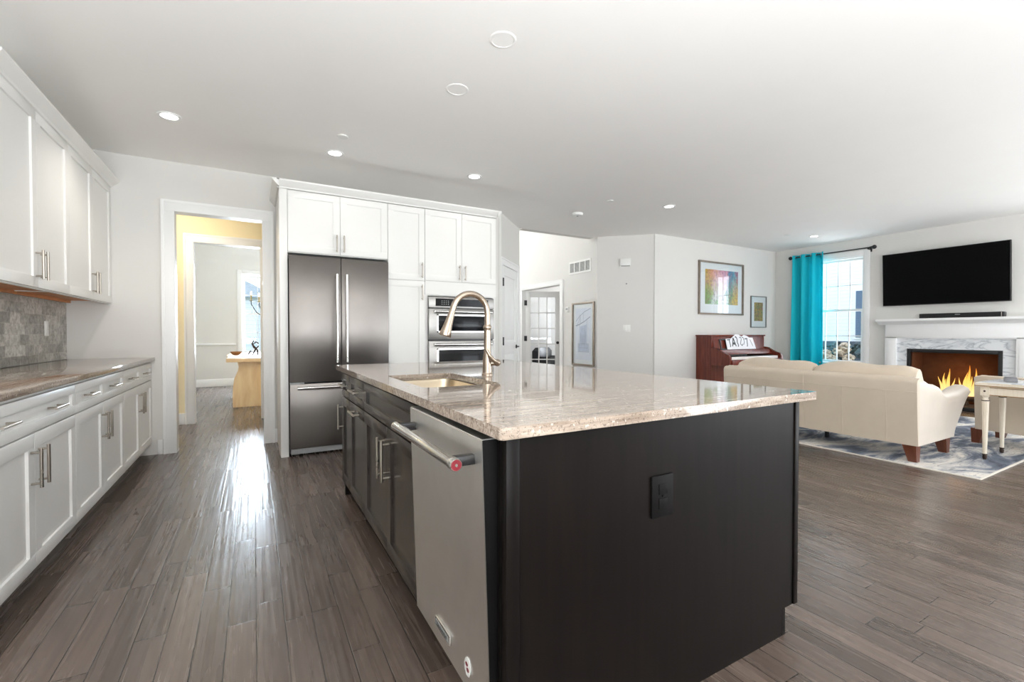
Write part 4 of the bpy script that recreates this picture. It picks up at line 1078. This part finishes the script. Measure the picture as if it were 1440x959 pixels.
# ------------------------------------------------------------------ piano
PX, PY = 6.68, YW-.005
r = thing('upright_piano', 'mahogany upright piano against the wall under the framed prints', 'piano', (PX, PY, 0))
PWd = 1.48
for x in (0, PWd-.04):
    MB().box(x, x+.04, -.30, 0, .0, 1.085).build('side_panel', 'mahogany', r)
    pts = [(-.302, .60), (-.60, .60), (-.64, .63), (-.645, .74), (-.62, .785), (-.54, .81), (-.46, .84), (-.40, .885), (-.302, .90)]
    MB().prism(pts, 'x', x-.004, x+.05, .004).build('key_cheek', 'mahogany', r)
    MB().rings([[(x+.004+a, -.60+b, 0) for a, b in ((0, 0), (.045, 0), (.045, .05), (0, .05))], [(x-.002+a, -.62+b, .60) for a, b in ((0, 0), (.055, 0), (.055, .07), (0, .07))]]).build('leg', 'mahogany', r)
    MB().box(x, x+.05, -.66, -.302, 0, .05, .006).build('toe_block', 'mahogany', r)
MB().box(-.02, PWd+.02, -.315, 0, 1.085, 1.11, .004).build('lid', 'mahogany', r)
MB().prism([(-.29, 1.084), (-.25, 1.084), (-.25, .86), (-.33, .86), (-.33, .875)], 'x', .04, PWd-.04).build('music_panel', 'mahogany', r)
MB().prism([(-.251, .86), (-.42, .86), (-.47, .795), (-.47, .78), (-.251, .78)], 'x', .05, PWd-.05).build('fallboard', 'mahogany', r)
MB().box(.05, PWd-.05, -.62, -.251, .62, .70, .005).build('key_bed', 'mahogany', r)
ks = MB().box(.09, PWd-.09, -.61, -.471, .70, .745, .003).build('white_keys', 'ivory', r)
m = MB(); n = 52; kw = (PWd-.18)/n
for i in range(n-1):
    if i % 7 in (0, 2, 3, 5, 6): x = .09+kw*(i+1); m.box(x-.006, x+.006, -.56, -.471, .745, .757, .002)
m.build('black_keys', 'black', ks)
MB().box(.04, PWd-.04, -.27, -.02, .06, .62).box(.05, PWd-.05, -.66, -.615, .60, .70, .004).build('lower_panel', 'mahogany', r)
# music board with scalloped top standing on the ledge
def lean(y0, z0, ang_):  # local plane leaning back
    return Matrix.Translation((0, y0, z0)) @ Matrix.Rotation(-ang_, 4, 'X')
mb_ = thing('music_board', 'white scalloped music sheet with black note shapes standing on the piano', 'sheet music', (PX+.33, PY-.372, .8625))
pts = [(0, 0), (.80, 0), (.76, .20), (.66, .205), (.60, .235), (.52, .25), (.45, .22), (.38, .255), (.30, .265), (.22, .23), (.15, .19), (.0, .185)]
o = MB().prism(pts, 'y', 0, .006).build('sheet', 'paper', mb_); o.rotation_euler = (-.22, 0, 0)
m = MB()
def ink(p, w_): stroke(m, p, w_, -.0012)
ink([(.03, .165), (.12, .17)], .016); ink([(.085, .17), (.10, .05)], .02); ink([(.10, .05), (.08, .045)], .016)
ink([(.15, .05), (.205, .20), (.25, .05)], .024); ink([(.18, .10), (.235, .10)], .04)
ink([(.26, .21), (.29, .22), (.31, .17), (.295, .12), (.32, .07), (.30, .045)], .022)
ink([(.38, .20), (.41, .215), (.43, .18), (.40, .13), (.38, .09), (.42, .06), (.45, .09)], .014)
ink([(.45, .21), (.49, .20), (.50, .13), (.47, .08)], .014); ink([(.52, .18), (.60, .185)], .018); ink([(.585, .18), (.57, .06), (.55, .045)], .02); ink([(.67, .17), (.72, .05)], .01)
o2 = m.build('note_marks', 'black', mb_); o2.rotation_euler = (-.22, 0, 0)
fr = MB(); fr.box(-.16, .01, .006, .016, .0, .018).box(-.16, .01, .006, .016, .165, .183).box(-.16, -.142, .006, .016, .018, .165).box(-.008, .01, .006, .016, .018, .165)
o3 = fr.build('easel_frame', 'black', mb_); o3.rotation_euler = (-.22, 0, 0)

# ------------------------------------------------------------------ dining room
r = thing('dining_table', 'live edge wooden dining table with slab leg seen through the doorway', 'table', (0, 0, 0))
rnd2 = random.Random(3)
edge = []
for i in range(15):
    t = i/14; edge.append((-.39+.025*math.sin(6*t+1)+.015*rnd2.random(), 7.98+2.4*t))
far = [(1.0+.03*math.sin(5*i/14), 7.98+2.4*i/14) for i in range(14, -1, -1)]
MB().prism(edge+far, 'z', .70, .76, .006).build('tabletop', 'liveedge', r)
for y in (8.12, 9.95):
    zs = [0, .15, .3, .45, .55, .62, .70]; lf = [-.285, -.29, -.285, -.265, -.215, -.20, -.225]
    pts = [(lf[i], zs[i]) for i in range(7)]+[(.62-lf[i]*.3+.02*math.sin(i), zs[i]) for i in range(6, -1, -1)]
    MB().prism(pts, 'y', y, y+.09, .006).build('slab_leg', 'liveedge', r)
r = thing('driftwood_bowl', 'small rough wooden bowl at the edge of the dining table', 'bowl', (-.27, 9.2, .761))
MB().lathe([(.03, 0), (.06, .012), (.085, .045), (.09, .06), (.082, .06), (.06, .03), (.01, .02)], (0, 0, 0), 18).build('bowl_shell', 'bark', r)
r = thing('metal_sculpture', 'dark twisted metal ornament standing on the dining table', 'sculpture', (-.0, 8.95, .761))
m = MB(); m.box(-.07, .07, -.04, .04, 0, .012, .003)
m.tube([(-.09, 0, .012), (-.05, 0, .07), (.0, .01, .05), (.03, 0, .12), (-.02, 0, .18), (.03, -.01, .23), (.07, 0, .2)], [.013, .015, .014, .013, .014, .012, .009], 10)
m.tube([(.06, 0, .012), (.05, .01, .09), (.0, 0, .13), (-.03, 0, .2), (.0, 0, .25)], [.013, .012, .013, .012, .008], 10)
m.tube([(-.02, .01, .012), (.02, 0, .1), (.07, 0, .16)], [.01, .012, .009], 10)
m.build('twisted_bars', 'bronze', r)
r = thing('chandelier', 'dark metal candle chandelier hanging over the dining table', 'chandelier', (.30, 9.3, 1.45))
MB().tube([(0, 0, .05), (0, 0, CD-1.45)], .008).build('stem', 'black', r); MB().lathe([(.06, CD-1.45), (.06, CD-1.47), (.01, CD-1.49)], (0, 0, 0), 20).build('ceiling_canopy', 'black', r)
MB().lathe([(.01, -.02), (.035, .0), (.04, .03), (.02, .08), (.01, .1)], (0, 0, 0), 20).build('hub', 'black', r)
for k in range(6):
    a = PI+2*PI*k/6+.15; c_, s_ = math.cos(a), math.sin(a)
    ar = MB().tube([(.03*c_, .03*s_, .04), (.14*c_, .14*s_, -.03), (.26*c_, .26*s_, .06), (.34*c_, .34*s_, .2), (.34*c_, .34*s_, .25)], .007, 8).build('arm', 'black', r)
    MB().lathe([(.008, .245), (.03, .252), (.034, .262), (.012, .262)], (.34*c_, .34*s_, 0), 16).build('candle_cup', 'black', ar)
    MB().lathe([(.011, .262), (.011, .36), (.004, .362)], (.34*c_, .34*s_, 0), 12).build('candle_sleeve', 'cream_candle', ar)
    MB().lathe([(.006, .362), (.013, .385), (.009, .41), (.001, .43)], (.34*c_, .34*s_, 0), 12).build('bulb', 'lens', ar)

# ------------------------------------------------------------------ study: low black armchair behind the glazed door
r = thing('study_chair', 'black leather armchair seen through the glazed study door', 'armchair', (6.15, 8.85, 0), .55)
MB().box(-.36, .36, -.34, .34, .14, .40, .04, 3).build('seat', 'black_leather', r)
MB().rings([[(-.38+.76*i/8, .22+.05*math.cos(PI*(i/8-.5)), z) for i in range(9)]+[(.38-.76*i/8, .38+.06*math.cos(PI*(i/8-.5)), z) for i in range(9)] for z in (.14, .5, .72)]+[[(-.30+.60*i/8, .26+.05*math.cos(PI*(i/8-.5)), .80) for i in range(9)]+[(.30-.60*i/8, .34+.06*math.cos(PI*(i/8-.5)), .80) for i in range(9)]]).build('backrest', 'black_leather', r)
for x in (-.42, .32): MB().box(x, x+.10, -.32, .26, .14, .60, .04, 3).build('armrest', 'black_leather', r)
for x, y in ((-.33, -.28), (.33, -.28), (-.33, .28), (.33, .28)): MB().cyl((x, y, 0), (x, y, .142), .018, .024, 12).build('leg', 'chrome', r)

# ------------------------------------------------------------------ outside
struct('ground', MB().box(10.02, 40, -30, 40, -.55, -.45), 'lawn'); struct('ground_north', MB().box(-20, 10.0, 12.05, 40, -.55, -.45), 'lawn')
r = thing('neighbor_house', 'white sided house with a blue-grey shuttered window outside the living room', 'house', (17.0, 6.0, -.45))
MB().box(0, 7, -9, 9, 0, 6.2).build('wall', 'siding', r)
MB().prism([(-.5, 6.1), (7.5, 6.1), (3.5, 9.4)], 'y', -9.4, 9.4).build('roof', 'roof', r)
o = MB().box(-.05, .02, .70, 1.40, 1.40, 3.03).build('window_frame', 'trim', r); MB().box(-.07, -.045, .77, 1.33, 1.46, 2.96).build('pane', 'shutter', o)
MB().box(-.045, 0, -9, 9, .0, 1.33).build('foundation_band', 'roof', r)
r = thing('neighbor_house', 'blue-grey sided house with gable roof seen through the dining window', 'house', (-2.5, 20, -.45))
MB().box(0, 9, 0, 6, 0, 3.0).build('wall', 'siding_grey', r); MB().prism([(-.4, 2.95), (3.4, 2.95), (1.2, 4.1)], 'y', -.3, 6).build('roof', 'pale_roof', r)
def shrub(label, loc, blooms, w_=.75, h_=1.1):
    rr = random.Random(label); r = thing('hydrangea_shrub', label, 'shrub', loc, 0, 'hydrangea shrubs outside the window')
    m = MB()
    for i in range(900):
        a = rr.uniform(0, 2*PI); q = math.sqrt(rr.random()); z = rr.uniform(.1, 1)
        rad = w_*q*(1-.15*z*z); p = Vector((rad*math.cos(a), rad*math.sin(a), h_*z)); s_ = rr.uniform(.07, .12); t1 = rr.uniform(0, 2*PI); t2 = rr.uniform(-.9, .9)
        u = Vector((math.cos(t1), math.sin(t1), t2)).normalized()*s_; v = u.cross(Vector((0, 0, 1))).normalized()*s_*.5; w2 = u.cross(v).normalized()*.004
        m.rings([[p-u, p+v+w2, p+u, p-v+w2], [p-u-w2, p+v-w2, p+u-w2, p-v-w2]])
    m.build('foliage', 'leaf', r, 0)
    m = MB()
    for i in range(7): a = 2*PI*i/7; m.tube([(0.05*math.cos(a), .05*math.sin(a), 0), (.35*w_*math.cos(a), .35*w_*math.sin(a), h_*.5), (.6*w_*math.cos(a), .6*w_*math.sin(a), h_*.85)], [.012, .009, .006], 6)
    m.build('stem', 'bark', r)
    for bx, by, bz in blooms:
        m = MB()
        for i in range(40):
            d_ = Vector((rr.gauss(0, 1), rr.gauss(0, 1), rr.gauss(0, 1))).normalized(); m.ball(Vector((bx, by, bz))+d_*.085, .034, (1, 1, .8), 6)
        m.build('flower_head', 'bloom', r)
shrub('hydrangea shrub with tan flower heads close outside the living room window', (10.7, 4.55, -.45), [(-.66, .30, 1.16), (-.64, .08, 1.22), (-.70, .18, 1.06), (-.62, .72, 1.1), (-.66, -.10, 1.08), (-.6, .0, 1.30)], .8, 1.38)
shrub('leafy hydrangea shrub next to the flowering one, beyond the glass', (10.9, 6.3, -.45), [(-.7, .0, 1.2), (-.64, -.4, 1.1)], .8, 1.38)
# warm hall ceiling lamp
l = bpy.data.lights.new('hall_lamp_light', 'POINT'); l.energy = 14; l.color = (1, .88, .66); l.shadow_soft_size = .15
r = thing('hall_ceiling_lamp', 'flush glass ceiling lamp in the warm hall beyond the doorway', 'ceiling light', (-.9, 6.2, CEIL))
MB().lathe([(.13, 0), (.13, -.02), (.11, -.025)], (0, 0, 0), 24).build('lamp_base', 'handle', r); MB().lathe([(.12, -.025), (.125, -.05), (.09, -.09), (.02, -.1)], (0, 0, 0), 24).build('lamp_shade', 'lens', r)
o = bpy.data.objects.new('hall_lamp_light', l); COL.objects.link(o); o.parent = r; o.location = (0, 0, -.28)
